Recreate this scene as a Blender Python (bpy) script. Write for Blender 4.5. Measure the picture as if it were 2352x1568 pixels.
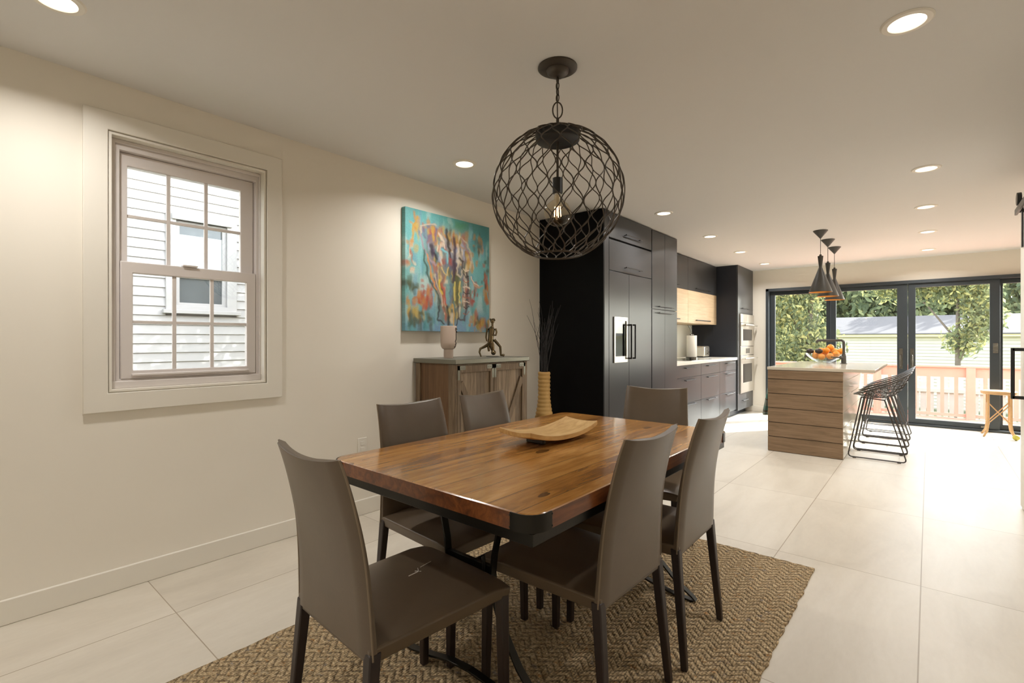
import bpy, bmesh, math, random
import numpy as np
from mathutils import Vector, Matrix

for o in list(bpy.data.objects):
    bpy.data.objects.remove(o)
SC = bpy.context.scene
COL = SC.collection
PI = math.pi
random.seed(7)

# ------------------------------------------------------------------ camera, sky, sun, exposure
cam_d = bpy.data.cameras.new('camera')
cam = bpy.data.objects.new('camera', cam_d); COL.objects.link(cam)
cam.location = (2.98, 0.0, 1.203)
cam.rotation_euler = (PI / 2, 0, math.radians(40.3))
cam_d.sensor_width = 36.0
cam_d.lens = 36.0 * 1129.0 / 2352.0
cam_d.shift_y = -4.0 / 2352.0
cam_d.clip_start = 0.02
cam_d.clip_end = 500
SC.camera = cam

world = bpy.data.worlds.new('sky'); SC.world = world
world.use_nodes = True
wn = world.node_tree; wn.nodes.clear()
w_out = wn.nodes.new('ShaderNodeOutputWorld')
w_bg = wn.nodes.new('ShaderNodeBackground')
w_sky = wn.nodes.new('ShaderNodeTexSky')
w_sky.sky_type = 'NISHITA'
w_sky.sun_disc = False
w_sky.sun_elevation = math.radians(33)
w_sky.sun_rotation = math.radians(35)
w_sky.air_density = 1.0
w_sky.dust_density = 1.0
w_bg.inputs['Strength'].default_value = 0.78
w_hs = wn.nodes.new('ShaderNodeHueSaturation')
w_hs.inputs['Saturation'].default_value = 0.35     # hazy summer sky
wn.links.new(w_sky.outputs['Color'], w_hs.inputs['Color'])
wn.links.new(w_hs.outputs['Color'], w_bg.inputs['Color'])
wn.links.new(w_bg.outputs['Background'], w_out.inputs['Surface'])

sun_d = bpy.data.lights.new('sun', 'SUN')
sun_d.energy = 8.0
sun_d.angle = math.radians(0.6)
sun_d.color = (1.0, 0.99, 0.97)
sun = bpy.data.objects.new('sun', sun_d); COL.objects.link(sun)
_el, _az = math.radians(33), math.radians(35)
sun_dir = Vector((math.sin(_az) * math.cos(_el), math.cos(_az) * math.cos(_el), math.sin(_el)))
sun.rotation_euler = sun_dir.to_track_quat('Z', 'Y').to_euler()
sun.location = sun_dir * 30

SC.view_settings.view_transform = 'Standard'
SC.view_settings.look = 'None'
SC.view_settings.exposure = 1.0
SC.view_settings.gamma = 1.0
SC.view_settings.use_curve_mapping = False
SC.cycles.max_bounces = 10
SC.cycles.diffuse_bounces = 6
SC.cycles.glossy_bounces = 5
SC.cycles.transmission_bounces = 8
SC.cycles.transparent_max_bounces = 16
SC.cycles.sample_clamp_indirect = 6.0
SC.cycles.caustics_reflective = False
SC.cycles.caustics_refractive = False
SC.cycles.use_denoising = True
LAMP_W = 5.4           # watts-ish of one recessed ceiling lamp
LAMP_COL = (1.0, 0.965, 0.92)


# ------------------------------------------------------------------ materials
def lin(c):
    def f(v):
        v /= 255.0
        return v / 12.92 if v <= 0.04045 else ((v + 0.055) / 1.055) ** 2.4
    return (f(c[0]), f(c[1]), f(c[2]), 1.0)


class NT:
    """small helper around a node tree"""
    def __init__(self, name):
        self.m = bpy.data.materials.new(name)
        self.m.use_nodes = True
        self.t = self.m.node_tree
        self.t.nodes.clear()
        self.out = self.t.nodes.new('ShaderNodeOutputMaterial')

    def n(self, typ, **kw):
        nd = self.t.nodes.new(typ)
        for k, v in kw.items():
            setattr(nd, k, v)
        return nd

    def l(self, a, b):
        self.t.links.new(a, b)

    def math(self, op, a, b=None, c=None):
        nd = self.n('ShaderNodeMath', operation=op)
        for i, x in enumerate((a, b, c)):
            if x is None:
                continue
            if isinstance(x, (int, float)):
                nd.inputs[i].default_value = x
            else:
                self.l(x, nd.inputs[i])
        return nd.outputs[0]

    def coords(self):
        return self.n('ShaderNodeTexCoord').outputs['Object']

    def sep(self, v):
        s = self.n('ShaderNodeSeparateXYZ'); self.l(v, s.inputs[0])
        return s.outputs

    def comb(self, x, y, z):
        s = self.n('ShaderNodeCombineXYZ')
        for i, a in enumerate((x, y, z)):
            if isinstance(a, (int, float)):
                s.inputs[i].default_value = a
            else:
                self.l(a, s.inputs[i])
        return s.outputs[0]

    def scale(self, v, s):
        nd = self.n('ShaderNodeVectorMath', operation='MULTIPLY')
        self.l(v, nd.inputs[0]); nd.inputs[1].default_value = s
        return nd.outputs[0]

    def noise(self, v, scale=5.0, detail=3.0, rough=0.55, dist=0.0):
        nd = self.n('ShaderNodeTexNoise')
        if v is not None:
            self.l(v, nd.inputs['Vector'])
        nd.inputs['Scale'].default_value = scale
        nd.inputs['Detail'].default_value = detail
        nd.inputs['Roughness'].default_value = rough
        nd.inputs['Distortion'].default_value = dist
        return nd.outputs[0]

    def white(self, v):
        nd = self.n('ShaderNodeTexWhiteNoise'); self.l(v, nd.inputs['Vector'])
        return nd.outputs['Value']

    def ramp(self, f, stops, interp='LINEAR'):
        nd = self.n('ShaderNodeValToRGB'); self.l(f, nd.inputs[0])
        e = nd.color_ramp.elements
        nd.color_ramp.interpolation = interp
        while len(e) < len(stops):
            e.new(0.5)
        for el, (p, c) in zip(e, stops):
            el.position = p
            el.color = lin(c) if len(c) == 3 else c
        return nd.outputs[0]

    def mix(self, f, a, b, mode='MIX'):
        nd = self.n('ShaderNodeMix', data_type='RGBA', blend_type=mode)
        if isinstance(f, (int, float)):
            nd.inputs[0].default_value = f
        else:
            self.l(f, nd.inputs[0])
        for i, x in ((6, a), (7, b)):
            if isinstance(x, tuple):
                nd.inputs[i].default_value = x
            else:
                self.l(x, nd.inputs[i])
        return nd.outputs[2]

    def bump(self, h, strength=0.2, dist=0.01):
        nd = self.n('ShaderNodeBump')
        nd.inputs['Strength'].default_value = strength
        nd.inputs['Distance'].default_value = dist
        self.l(h, nd.inputs['Height'])
        return nd.outputs[0]

    def bsdf(self, color, rough=0.5, metal=0.0, coat=0.0, normal=None, spec=0.5, coat_rough=0.1):
        b = self.n('ShaderNodeBsdfPrincipled')
        for key, v in (('Base Color', color), ('Roughness', rough), ('Metallic', metal), ('Coat Weight', coat),
                       ('Specular IOR Level', spec), ('Coat Roughness', coat_rough)):
            if isinstance(v, (int, float, tuple)):
                b.inputs[key].default_value = v
            else:
                self.l(v, b.inputs[key])
        if normal is not None:
            self.l(normal, b.inputs['Normal'])
        self.l(b.outputs[0], self.out.inputs['Surface'])
        return b


def simple(name, c, rough=0.5, metal=0.0, coat=0.0, var=0.06, nscale=12.0, bump=0.0, bscale=200.0, spec=0.5, bdist=0.002):
    """plain painted / metal / leather material with a faint natural mottling"""
    t = NT(name)
    co = t.coords()
    nz = t.noise(co, nscale, 3)
    a = lin(c)
    lo = tuple(max(0, x * (1 - var)) for x in a[:3]) + (1,)
    hi = tuple(min(1, x * (1 + var)) for x in a[:3]) + (1,)
    colr = t.mix(nz, lo, hi)
    nrm = None
    if bump > 0:
        nrm = t.bump(t.noise(co, bscale, 2), bump, bdist)
    t.bsdf(colr, rough, metal, coat, nrm, spec)
    return t.m


def wood(name, stops, axis='Y', stretch=14.0, scale=3.0, rough=0.4, coat=0.0, plank=0.0, plank_axis='X', bump=0.15, knots=False, dist=1.2):
    """grain runs along `axis`; planks of width `plank` laid side by side along plank_axis"""
    t = NT(name)
    co = t.coords()
    x, y, z = t.sep(co)
    pa = {'X': x, 'Y': y, 'Z': z}[plank_axis]
    if plank > 0:
        idx = t.math('FLOOR', t.math('DIVIDE', pa, plank))
        rnd = t.white(t.comb(idx, 3.1, 1.7))
        off = t.math('MULTIPLY', rnd, 17.0)
    else:
        rnd = None
        off = 0.0
    s = {'X': (1.0, stretch, stretch), 'Y': (stretch, 1.0, stretch), 'Z': (stretch, stretch, 1.0)}[axis]
    v = t.scale(co, s)
    if plank > 0:
        ad = t.n('ShaderNodeVectorMath', operation='ADD')
        t.l(v, ad.inputs[0]); t.l(t.comb(off, off, off), ad.inputs[1])
        v = ad.outputs[0]
    g = t.noise(v, scale, 6, 0.62, dist)
    g2 = t.noise(v, scale * 5, 3, 0.6, 0.3)
    f = t.math('ADD', t.math('MULTIPLY', g, 0.8), t.math('MULTIPLY', g2, 0.2))
    if rnd is not None:
        f = t.math('ADD', f, t.math('MULTIPLY', t.math('SUBTRACT', rnd, 0.5), 0.22))
    colr = t.ramp(f, stops)
    if knots:
        vo = t.n('ShaderNodeTexVoronoi', feature='F1')
        t.l(t.scale(co, (5.5, 2.4, 3.0)), vo.inputs['Vector']); vo.inputs['Scale'].default_value = 1.0
        k = t.math('LESS_THAN', t.math('ADD', vo.outputs['Distance'], t.math('MULTIPLY', g, 0.10)), 0.155)
        colr = t.mix(t.math('MULTIPLY', k, 0.75), colr, lin((62, 38, 20)))
    if plank > 0:
        fr = t.math('FRACT', t.math('DIVIDE', pa, plank))
        edge = t.math('LESS_THAN', t.math('MINIMUM', fr, t.math('SUBTRACT', 1.0, fr)), 0.012)
        colr = t.mix(t.math('MULTIPLY', edge, 0.6), colr, lin((40, 26, 16)))
    nrm = t.bump(g2, bump, 0.003) if bump > 0 else None
    t.bsdf(colr, rough, 0, coat, nrm)
    return t.m


def emit(name, c, s):
    t = NT(name)
    e = t.n('ShaderNodeEmission'); e.inputs[0].default_value = lin(c); e.inputs[1].default_value = s
    t.l(e.outputs[0], t.out.inputs['Surface'])
    return t.m


def glass(name, tint=(0.95, 0.97, 0.96, 1), refl=1.0, rough=0.0):
    """thin clear pane: straight-through transmission plus a fresnel reflection"""
    t = NT(name)
    tr = t.n('ShaderNodeBsdfTransparent'); tr.inputs[0].default_value = tint
    gl = t.n('ShaderNodeBsdfGlossy'); gl.inputs['Roughness'].default_value = rough
    lw = t.n('ShaderNodeLayerWeight'); lw.inputs['Blend'].default_value = 0.5
    f = t.math('ADD', 0.04, t.math('MULTIPLY', t.math('POWER', lw.outputs['Facing'], 5.0), 0.7))
    mx = t.n('ShaderNodeMixShader')
    t.l(t.math('MULTIPLY', f, refl), mx.inputs[0])
    t.l(tr.outputs[0], mx.inputs[1]); t.l(gl.outputs[0], mx.inputs[2])
    t.l(mx.outputs[0], t.out.inputs['Surface'])
    return t.m


M = {}
M['wall'] = simple('wall_paint', (229, 223, 211), 0.75, var=0.012, nscale=2, bump=0.03, bscale=300)
M['ceil'] = simple('ceiling_paint', (218, 217, 215), 0.85, var=0.012, nscale=2)
M['trim'] = simple('trim_paint', (226, 221, 210), 0.45, var=0.01, nscale=3)
M['vinyl'] = simple('window_vinyl', (214, 207, 203), 0.4, var=0.01)
M['glass'] = glass('window_glass')
M['charcoal'] = simple('charcoal_laminate', (54, 55, 57), 0.32, var=0.03, nscale=3, spec=0.5)
M['sideshade'] = simple('charcoal_side_shaded', (40, 43, 51), 0.45, var=0.03, nscale=3, spec=0.35)  # charcoal again, with the tower side's shade put into the colour
M['panelshade'] = simple('charcoal_panel_shaded', (10, 10, 11), 0.5, var=0.03, spec=0.12)  # charcoal end panel, its deep shade painted in as near-black
M['blackmetal'] = simple('black_metal', (24, 24, 24), 0.38, var=0.08, spec=0.5)
M['stoolwire'] = simple('grey_steel_wire', (74, 70, 68), 0.35, metal=0.6, var=0.08)
M['darkgap'] = simple('shadow_gap', (48, 36, 26), 0.8)
M['bronze'] = simple('dark_bronze_wire', (72, 64, 55), 0.42, metal=0.35, var=0.12, nscale=30)
M['ironbase'] = simple('dark_iron', (44, 42, 38), 0.36, metal=0.75, var=0.12, nscale=25, bump=0.08, bscale=120)
M['zinc'] = simple('zinc_top', (122, 121, 110), 0.34, metal=0.65, var=0.10, nscale=9)
M['steel'] = simple('stainless_steel', (205, 200, 190), 0.28, metal=0.85, var=0.04, nscale=6)
M['steel2'] = simple('stainless_dark', (120, 118, 112), 0.25, metal=0.9, var=0.04)
M['alu'] = simple('door_aluminium', (58, 65, 70), 0.38, metal=0.25, var=0.04)
M['leather'] = simple('taupe_leather', (96, 82, 66), 0.33, var=0.10, nscale=18, bump=0.10, bscale=420, spec=0.5)
M['leather_dark'] = simple('leather_legs', (42, 31, 29), 0.40, var=0.10, nscale=18, bump=0.10, bscale=420)
M['piping'] = simple('leather_piping', (128, 112, 92), 0.5, var=0.06)
M['stone'] = simple('quartz_top', (206, 196, 178), 0.12, var=0.03, nscale=60, spec=0.6)
M['whitequartz'] = simple('white_quartz', (236, 234, 224), 0.18, var=0.02, nscale=40)
M['splash'] = simple('backsplash', (232, 234, 226), 0.25, var=0.01)
M['blackglass'] = simple('black_glass', (12, 12, 13), 0.06, var=0.01, spec=0.6)
M['ceramic'] = simple('pale_ceramic', (196, 178, 164), 0.5, var=0.03, nscale=10)
M['ink'] = simple('black_glaze', (22, 20, 20), 0.3)
M['chrome'] = simple('old_polished_bronze', (120, 106, 82), 0.16, metal=1.0, var=0.25, nscale=30)
M['vase'] = simple('straw_vase', (188, 150, 88), 0.55, var=0.10, nscale=16)
M['twig'] = simple('black_twig', (42, 40, 41), 0.6, var=0.15)
M['paper'] = simple('white_paper', (238, 234, 222), 0.9, var=0.01, bump=0.05, bscale=60)
M['plastic_white'] = simple('white_plastic', (226, 222, 212), 0.4, var=0.01)
M['lens'] = emit('lamp_lens', (255, 240, 216), 2.2)
M['filament'] = emit('filament', (255, 206, 150), 6.0)
M['bulbglass'] = glass('bulb_glass', (0.96, 0.90, 0.78, 1), 1.0)
M['copper'] = simple('copper_inside', (214, 140, 62), 0.35, metal=0.7, var=0.05)
M['shade'] = simple('pendant_shade', (68, 65, 60), 0.42, var=0.05)
M['orange'] = simple('orange_peel', (236, 150, 40), 0.45, var=0.12, nscale=20, bump=0.2, bscale=260)
M['avocado'] = simple('avocado_skin', (52, 42, 36), 0.5, var=0.2, nscale=30, bump=0.3, bscale=160)
M['pear'] = simple('golden_fruit', (226, 176, 88), 0.45, var=0.12, nscale=14)
M['bowlglass'] = glass('glass_bowl', (0.90, 0.92, 0.92, 1), 1.3)
M['rattan'] = simple('rattan_pole', (186, 148, 102), 0.45, var=0.15, nscale=30)
M['yellow'] = simple('yellow_green_rubber', (176, 168, 72), 0.6, var=0.08, nscale=30)
M['redwood'] = simple('red_deck_stain', (206, 152, 132), 0.65, var=0.12, nscale=4)
M['fence'] = simple('grey_white_board', (206, 198, 188), 0.8, var=0.14, nscale=5)
M['roof'] = simple('grey_shingle', (98, 94, 94), 0.85, var=0.12, nscale=9)
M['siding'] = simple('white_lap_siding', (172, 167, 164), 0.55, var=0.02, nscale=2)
M['garage'] = simple('pale_green_siding', (190, 184, 168), 0.6, var=0.02, nscale=2)
M['cream'] = simple('cream_trim', (230, 216, 160), 0.6, var=0.03)
M['blind'] = simple('window_blind', (196, 206, 206), 0.6, var=0.05)
M['darkglass'] = simple('dark_pane', (84, 88, 90), 0.08, var=0.2, nscale=4)
M['bark'] = simple('tree_bark', (112, 102, 92), 0.9, var=0.2, nscale=8, bump=0.4, bscale=30)
M['ground'] = simple('yard_ground', (112, 118, 84), 0.95, var=0.25, nscale=2)
M['frost'] = simple('grey_stone_foot', (40, 36, 30), 0.4)
for i, c in enumerate([(132, 140, 104), (158, 162, 118), (190, 186, 128), (108, 118, 92)]):
    t = NT('leaf_%s' % 'abcd'[i])
    d = t.n('ShaderNodeBsdfDiffuse'); tl = t.n('ShaderNodeBsdfTranslucent')
    cc = t.mix(t.noise(t.coords(), 3.0, 2), tuple(x * 0.7 for x in lin(c)[:3]) + (1,), tuple(min(1, x * 1.3) for x in lin(c)[:3]) + (1,))
    t.l(cc, d.inputs[0]); t.l(cc, tl.inputs[0])
    mx = t.n('ShaderNodeMixShader'); mx.inputs[0].default_value = 0.45
    t.l(d.outputs[0], mx.inputs[1]); t.l(tl.outputs[0], mx.inputs[2]); t.l(mx.outputs[0], t.out.inputs['Surface'])
    M['leaf%d' % i] = t.m

M['table'] = wood('acacia_planks', [(0.16, (76, 46, 20)), (0.34, (128, 84, 38)), (0.50, (166, 115, 56)), (0.66, (192, 140, 76)), (0.85, (214, 168, 106))],
                  'Y', 9.0, 2.2, 0.22, 0.35, plank=0.105, plank_axis='X', bump=0.04, knots=True)
M['tableedge'] = wood('acacia_edge', [(0.25, (44, 24, 14)), (0.5, (112, 62, 30)), (0.75, (150, 92, 46))], 'Y', 8.0, 3.0, 0.35, 0.2, bump=0.1)
M['barnwood'] = wood('grey_barnwood', [(0.2, (70, 58, 44)), (0.45, (116, 99, 79)), (0.62, (146, 127, 104)), (0.85, (168, 150, 128))], 'Z', 16.0, 2.6, 0.7, 0, plank=0.09, plank_axis='Y', bump=0.3)
M['barnside'] = wood('brown_barnwood', [(0.2, (66, 46, 28)), (0.5, (104, 76, 50)), (0.8, (128, 98, 68))], 'Z', 16.0, 2.6, 0.65, 0, plank=0.085, plank_axis='X', bump=0.3)
M['barnrail'] = wood('barnwood_rail', [(0.2, (62, 48, 36)), (0.5, (114, 96, 75)), (0.8, (152, 132, 108))], 'Z', 18.0, 3.2, 0.7, 0, bump=0.3)
M['islandwood'] = wood('island_oak', [(0.2, (98, 77, 56)), (0.45, (130, 106, 80)), (0.62, (147, 122, 96)), (0.85, (168, 144, 118))], 'X', 13.0, 2.6, 0.55, 0, bump=0.15, dist=0.5)
M['upperwood'] = wood('light_oak', [(0.2, (180, 154, 120)), (0.5, (202, 178, 144)), (0.8, (220, 200, 170))], 'Y', 14.0, 2.2, 0.5, 0, bump=0.1, dist=0.5)
M['tray'] = wood('spalted_slab', [(0.2, (150, 108, 58)), (0.45, (192, 152, 92)), (0.65, (214, 178, 118)), (0.9, (226, 194, 140))], 'Y', 5.0, 4.0, 0.55, 0, bump=0.25)
M['deckwood'] = wood('deck_boards', [(0.2, (168, 110, 88)), (0.5, (204, 150, 126)), (0.8, (220, 178, 156))], 'X', 10.0, 2.0, 0.7, 0, plank=0.14, plank_axis='Y', bump=0.1)


def floor_material():
    t = NT('porcelain_tile')
    co = t.coords()
    x, y, z = t.sep(co)
    fx = t.math('DIVIDE', t.math('SUBTRACT', x, 2.95), 0.625)
    fy = t.math('DIVIDE', t.math('SUBTRACT', y, 4.335), 1.2133)
    gx = t.math('ABSOLUTE', t.math('SUBTRACT', t.math('FRACT', t.math('ADD', fx, 0.5)), 0.5))
    gy = t.math('ABSOLUTE', t.math('SUBTRACT', t.math('FRACT', t.math('ADD', fy, 0.5)), 0.5))
    lx = t.math('LESS_THAN', t.math('MULTIPLY', gx, 0.625), 0.0024)
    ly = t.math('LESS_THAN', t.math('MULTIPLY', gy, 1.2133), 0.0020)
    g = t.math('MAXIMUM', lx, ly)
    ix = t.math('FLOOR', fx); iy = t.math('FLOOR', fy)
    rnd = t.white(t.comb(ix, iy, 0.5))
    ad = t.n('ShaderNodeVectorMath', operation='ADD')
    t.l(co, ad.inputs[0]); t.l(t.comb(t.math('MULTIPLY', rnd, 9.0), t.math('MULTIPLY', rnd, 5.0), 0.0), ad.inputs[1])
    n1 = t.noise(t.scale(ad.outputs[0], (2.6, 0.7, 1.0)), 2.0, 5, 0.6, 0.6)
    n2 = t.noise(t.scale(ad.outputs[0], (10.0, 3.0, 1.0)), 6.0, 3, 0.6, 0.2)
    f = t.math('ADD', t.math('MULTIPLY', n1, 0.75), t.math('MULTIPLY', n2, 0.25))
    f = t.math('ADD', f, t.math('MULTIPLY', t.math('SUBTRACT', rnd, 0.5), 0.12))
    c = t.ramp(f, [(0.25, (194, 186, 172)), (0.5, (206, 198, 184)), (0.75, (215, 208, 195))])
    c = t.mix(g, c, lin((158, 145, 126)))
    rg = t.math('ADD', 0.30, t.math('MULTIPLY', n2, 0.14))
    nrm = t.bump(t.math('SUBTRACT', t.math('MULTIPLY', n2, 0.1), g), 0.25, 0.002)
    t.bsdf(c, rg, 0, 0, nrm, 0.45)
    return t.m


def rug_material():
    t = NT('braided_jute')
    co = t.coords()
    x, y, z = t.sep(co)
    wob = t.noise(co, 6.0, 2)
    # zig-zag rows: triangle wave across X, rows stacked along Y
    tri = t.math('PINGPONG', t.math('ADD', x, t.math('MULTIPLY', wob, 0.015)), 0.040)
    v = t.math('ADD', t.math('ADD', y, t.math('MULTIPLY', tri, 0.95)), t.math('MULTIPLY', wob, 0.015))
    row = t.math('DIVIDE', v, 0.034)
    h = t.math('ABSOLUTE', t.math('SINE', t.math('MULTIPLY', row, PI)))
    # plaits inside a row
    pl = t.math('ABSOLUTE', t.math('SINE', t.math('MULTIPLY', t.math('ADD', t.math('DIVIDE', x, 0.011), t.math('MULTIPLY', t.math('FLOOR', row), 0.5)), PI)))
    n = t.noise(co, 85.0, 2, 0.6)
    hh = t.math('ADD', t.math('ADD', t.math('MULTIPLY', h, 0.75), t.math('MULTIPLY', pl, 0.35)), t.math('MULTIPLY', n, 0.7))
    nc = t.noise(t.scale(co, (60.0, 90.0, 1.0)), 1.0, 2, 0.7)
    base = t.ramp(nc, [(0.28, (112, 96, 76)), (0.42, (158, 137, 106)), (0.55, (196, 172, 136)), (0.70, (220, 200, 164))])
    hue = t.noise(t.scale(co, (22.0, 34.0, 1.0)), 1.0, 3, 0.7)
    blu = t.ramp(hue, [(0.30, (1, 1, 1, 1)), (0.40, (0, 0, 0, 1))])
    org = t.ramp(hue, [(0.60, (0, 0, 0, 1)), (0.70, (1, 1, 1, 1))])
    c = t.mix(t.math('MULTIPLY', blu, 0.65), base, lin((104, 106, 116)))
    c = t.mix(t.math('MULTIPLY', org, 0.65), c, lin((184, 124, 56)))
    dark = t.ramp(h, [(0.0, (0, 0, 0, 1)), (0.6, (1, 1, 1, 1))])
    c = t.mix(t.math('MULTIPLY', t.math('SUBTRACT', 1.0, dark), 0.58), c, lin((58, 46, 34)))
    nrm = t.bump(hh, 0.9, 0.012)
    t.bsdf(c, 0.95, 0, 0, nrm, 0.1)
    return t.m


def plaid_material():
    t = NT('green_tartan')
    co = t.coords()
    x, y, z = t.sep(co)
    a = t.math('LESS_THAN', t.math('FRACT', t.math('DIVIDE', y, 0.13)), 0.5)
    b = t.math('LESS_THAN', t.math('FRACT', t.math('DIVIDE', z, 0.13)), 0.5)
    k = t.math('LESS_THAN', t.math('FRACT', t.math('DIVIDE', z, 0.13)), 0.10)
    c = t.mix(t.math('MULTIPLY', t.math('ADD', a, b), 0.5), lin((136, 144, 132)), lin((44, 122, 110)))
    c = t.mix(k, c, lin((96, 72, 64)))
    t.bsdf(c, 0.9)
    return t.m


M['floor'] = floor_material()
M['rug'] = rug_material()
M['plaid'] = plaid_material()


# ------------------------------------------------------------------ mesh building
class MB:
    def __init__(self):
        self.v = []; self.f = []; self.mi = []

    def add(self, verts, faces, mi=0):
        b = len(self.v)
        self.v += [tuple(p) for p in verts]
        self.f += [tuple(b + i for i in f) for f in faces]
        self.mi += [mi] * len(faces)
        return self

    def box(self, x0, x1, y0, y1, z0, z1, mi=0):
        v = [(x, y, z) for z in (z0, z1) for y in (y0, y1) for x in (x0, x1)]
        return self.add(v, [(0, 2, 3, 1), (4, 5, 7, 6), (0, 1, 5, 4), (2, 6, 7, 3), (0, 4, 6, 2), (1, 3, 7, 5)], mi)

    def ring(self, axis, a0, a1, o, i, mi=0):
        """rectangular frame: thickness a0..a1 along axis, outer rect o, inner rect i = (u0,u1,w0,w1)"""
        def P(u, w, a):
            return {'X': (a, u, w), 'Y': (u, a, w), 'Z': (u, w, a)}[axis]
        secs = []
        for ku, kw in ((0, 2), (1, 2), (1, 3), (0, 3)):
            secs.append([P(o[ku], o[kw], a0), P(o[ku], o[kw], a1), P(i[ku], i[kw], a1), P(i[ku], i[kw], a0)])
        return self.loft(secs, mi, False, True)

    def loft(self, secs, mi=0, cap=True, closed=False):
        n = len(secs[0]); v = []; f = []
        for s in secs:
            v += list(s)
        k = len(secs)
        for a in range(k if closed else k - 1):
            b = (a + 1) % k
            for j in range(n):
                j2 = (j + 1) % n
                f.append((a * n + j, a * n + j2, b * n + j2, b * n + j))
        if cap and not closed:
            f.append(tuple(range(n - 1, -1, -1)))
            f.append(tuple((k - 1) * n + j for j in range(n)))
        return self.add(v, f, mi)

    def tube(self, pts, r, n=8, closed=False, mi=0, sx=1.0, cap=True):
        P = [Vector(p) for p in pts]
        k = len(P)
        R = r if isinstance(r, (list, tuple)) else [r] * k
        tang = []
        for i in range(k):
            if closed:
                d = P[(i + 1) % k] - P[i - 1]
            else:
                d = P[min(i + 1, k - 1)] - P[max(i - 1, 0)]
            tang.append(d.normalized() if d.length > 1e-9 else Vector((0, 0, 1)))
        ref = Vector((0, 0, 1)) if abs(tang[0].z) < 0.9 else Vector((1, 0, 0))
        u = (ref - tang[0] * ref.dot(tang[0])).normalized()
        secs = []
        for i in range(k):
            u = (u - tang[i] * u.dot(tang[i]))
            u = u.normalized() if u.length > 1e-6 else tang[i].orthogonal().normalized()
            w = tang[i].cross(u)
            secs.append([P[i] + (u * math.cos(2 * PI * (j + 0.5) / n) * sx + w * math.sin(2 * PI * (j + 0.5) / n)) * R[i] for j in range(n)])
        return self.loft(secs, mi, cap, closed)

    def strip(self, pts, wdir, w, th):
        """flat bar swept along pts: width w along wdir, thickness th"""
        P = [Vector(p) for p in pts]; wd = Vector(wdir).normalized(); secs = []
        for i in range(len(P)):
            d = (P[min(i + 1, len(P) - 1)] - P[max(i - 1, 0)]).normalized()
            nn = d.cross(wd).normalized()
            secs.append([P[i] + wd * w / 2 + nn * th / 2, P[i] - wd * w / 2 + nn * th / 2, P[i] - wd * w / 2 - nn * th / 2, P[i] + wd * w / 2 - nn * th / 2])
        return self.loft(secs)

    def lathe(self, prof, c=(0, 0, 0), n=32, mi=0, cap=True):
        secs = [[(c[0] + r * math.cos(2 * PI * j / n), c[1] + r * math.sin(2 * PI * j / n), c[2] + z) for j in range(n)] for r, z in prof]
        return self.loft(secs, mi, cap)

    def cyl(self, p0, p1, r, n=16, mi=0, r1=None):
        return self.tube([p0, p1], [r, r if r1 is None else r1], n, mi=mi)

    def sphere(self, c, r, n=16, sc=(1, 1, 1), mi=0):
        m = n // 2
        secs = []
        for i in range(m + 1):
            a = -PI / 2 + PI * i / m
            rr = max(math.cos(a), 1e-3)
            secs.append([(c[0] + r * sc[0] * rr * math.cos(2 * PI * j / n), c[1] + r * sc[1] * rr * math.sin(2 * PI * j / n), c[2] + r * sc[2] * math.sin(a)) for j in range(n)])
        return self.loft(secs, mi)

    def xf(self, start, mat):
        for i in range(start, len(self.v)):
            self.v[i] = tuple(mat @ Vector(self.v[i]))
        return self

    def build(self, name, mats, parent=None, bevel=0.0, seg=2, smooth=True, angle=35, sub=0):
        off = Vector((0, 0, 0)); p = parent
        while p is not None:
            off += p.location; p = p.parent
        me = bpy.data.meshes.new(name)
        me.from_pydata([tuple(Vector(v) - off) for v in self.v], [], self.f)
        if not isinstance(mats, (list, tuple)):
            mats = [mats]
        for m in mats:
            me.materials.append(M[m] if isinstance(m, str) else m)
        if len(mats) > 1:
            me.polygons.foreach_set('material_index', self.mi)
        bm = bmesh.new(); bm.from_mesh(me)
        bmesh.ops.recalc_face_normals(bm, faces=bm.faces)
        bm.to_mesh(me); bm.free()
        if smooth:
            me.polygons.foreach_set('use_smooth', [True] * len(me.polygons))
            me.set_sharp_from_angle(angle=math.radians(angle))
        me.update()
        o = bpy.data.objects.new(name, me); COL.objects.link(o)
        if parent is not None:
            o.parent = parent
        if bevel > 0:
            b = o.modifiers.new('bevel', 'BEVEL'); b.width = bevel; b.segments = seg
            b.limit_method = 'ANGLE'; b.angle_limit = math.radians(40); b.harden_normals = False
        if sub:
            s = o.modifiers.new('sub', 'SUBSURF'); s.levels = sub; s.render_levels = sub
        return o


def tag(o, label=None, cat=None, group=None, kind=None):
    if label: o['label'] = label
    if cat: o['category'] = cat
    if group: o['group'] = group
    if kind: o['kind'] = kind
    return o


def thing(name, label, cat, loc=(0, 0, 0), group=None, kind=None):
    o = bpy.data.objects.new(name, None); COL.objects.link(o)
    o.location = loc; o.empty_display_size = 0.1
    return tag(o, label, cat, group, kind)


def struct(name, label=None):
    o = bpy.data.objects.new(name, None); COL.objects.link(o)
    o['kind'] = 'structure'
    if label: o['label'] = label
    return o


def dup(src, loc, rz, label=None, parent=None, group=None):
    c = src.copy(); COL.objects.link(c)
    if parent is None:
        c.location = loc; c.rotation_euler = (0, 0, rz)
        if label: c['label'] = label
        if group: c['group'] = group
    else:
        c.parent = parent
    for ch in list(src.children):
        dup(ch, None, 0, None, c)
    return c


def ss(a, b, x):
    t = min(1, max(0, (x - a) / (b - a)))
    return t * t * (3 - 2 * t)


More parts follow.
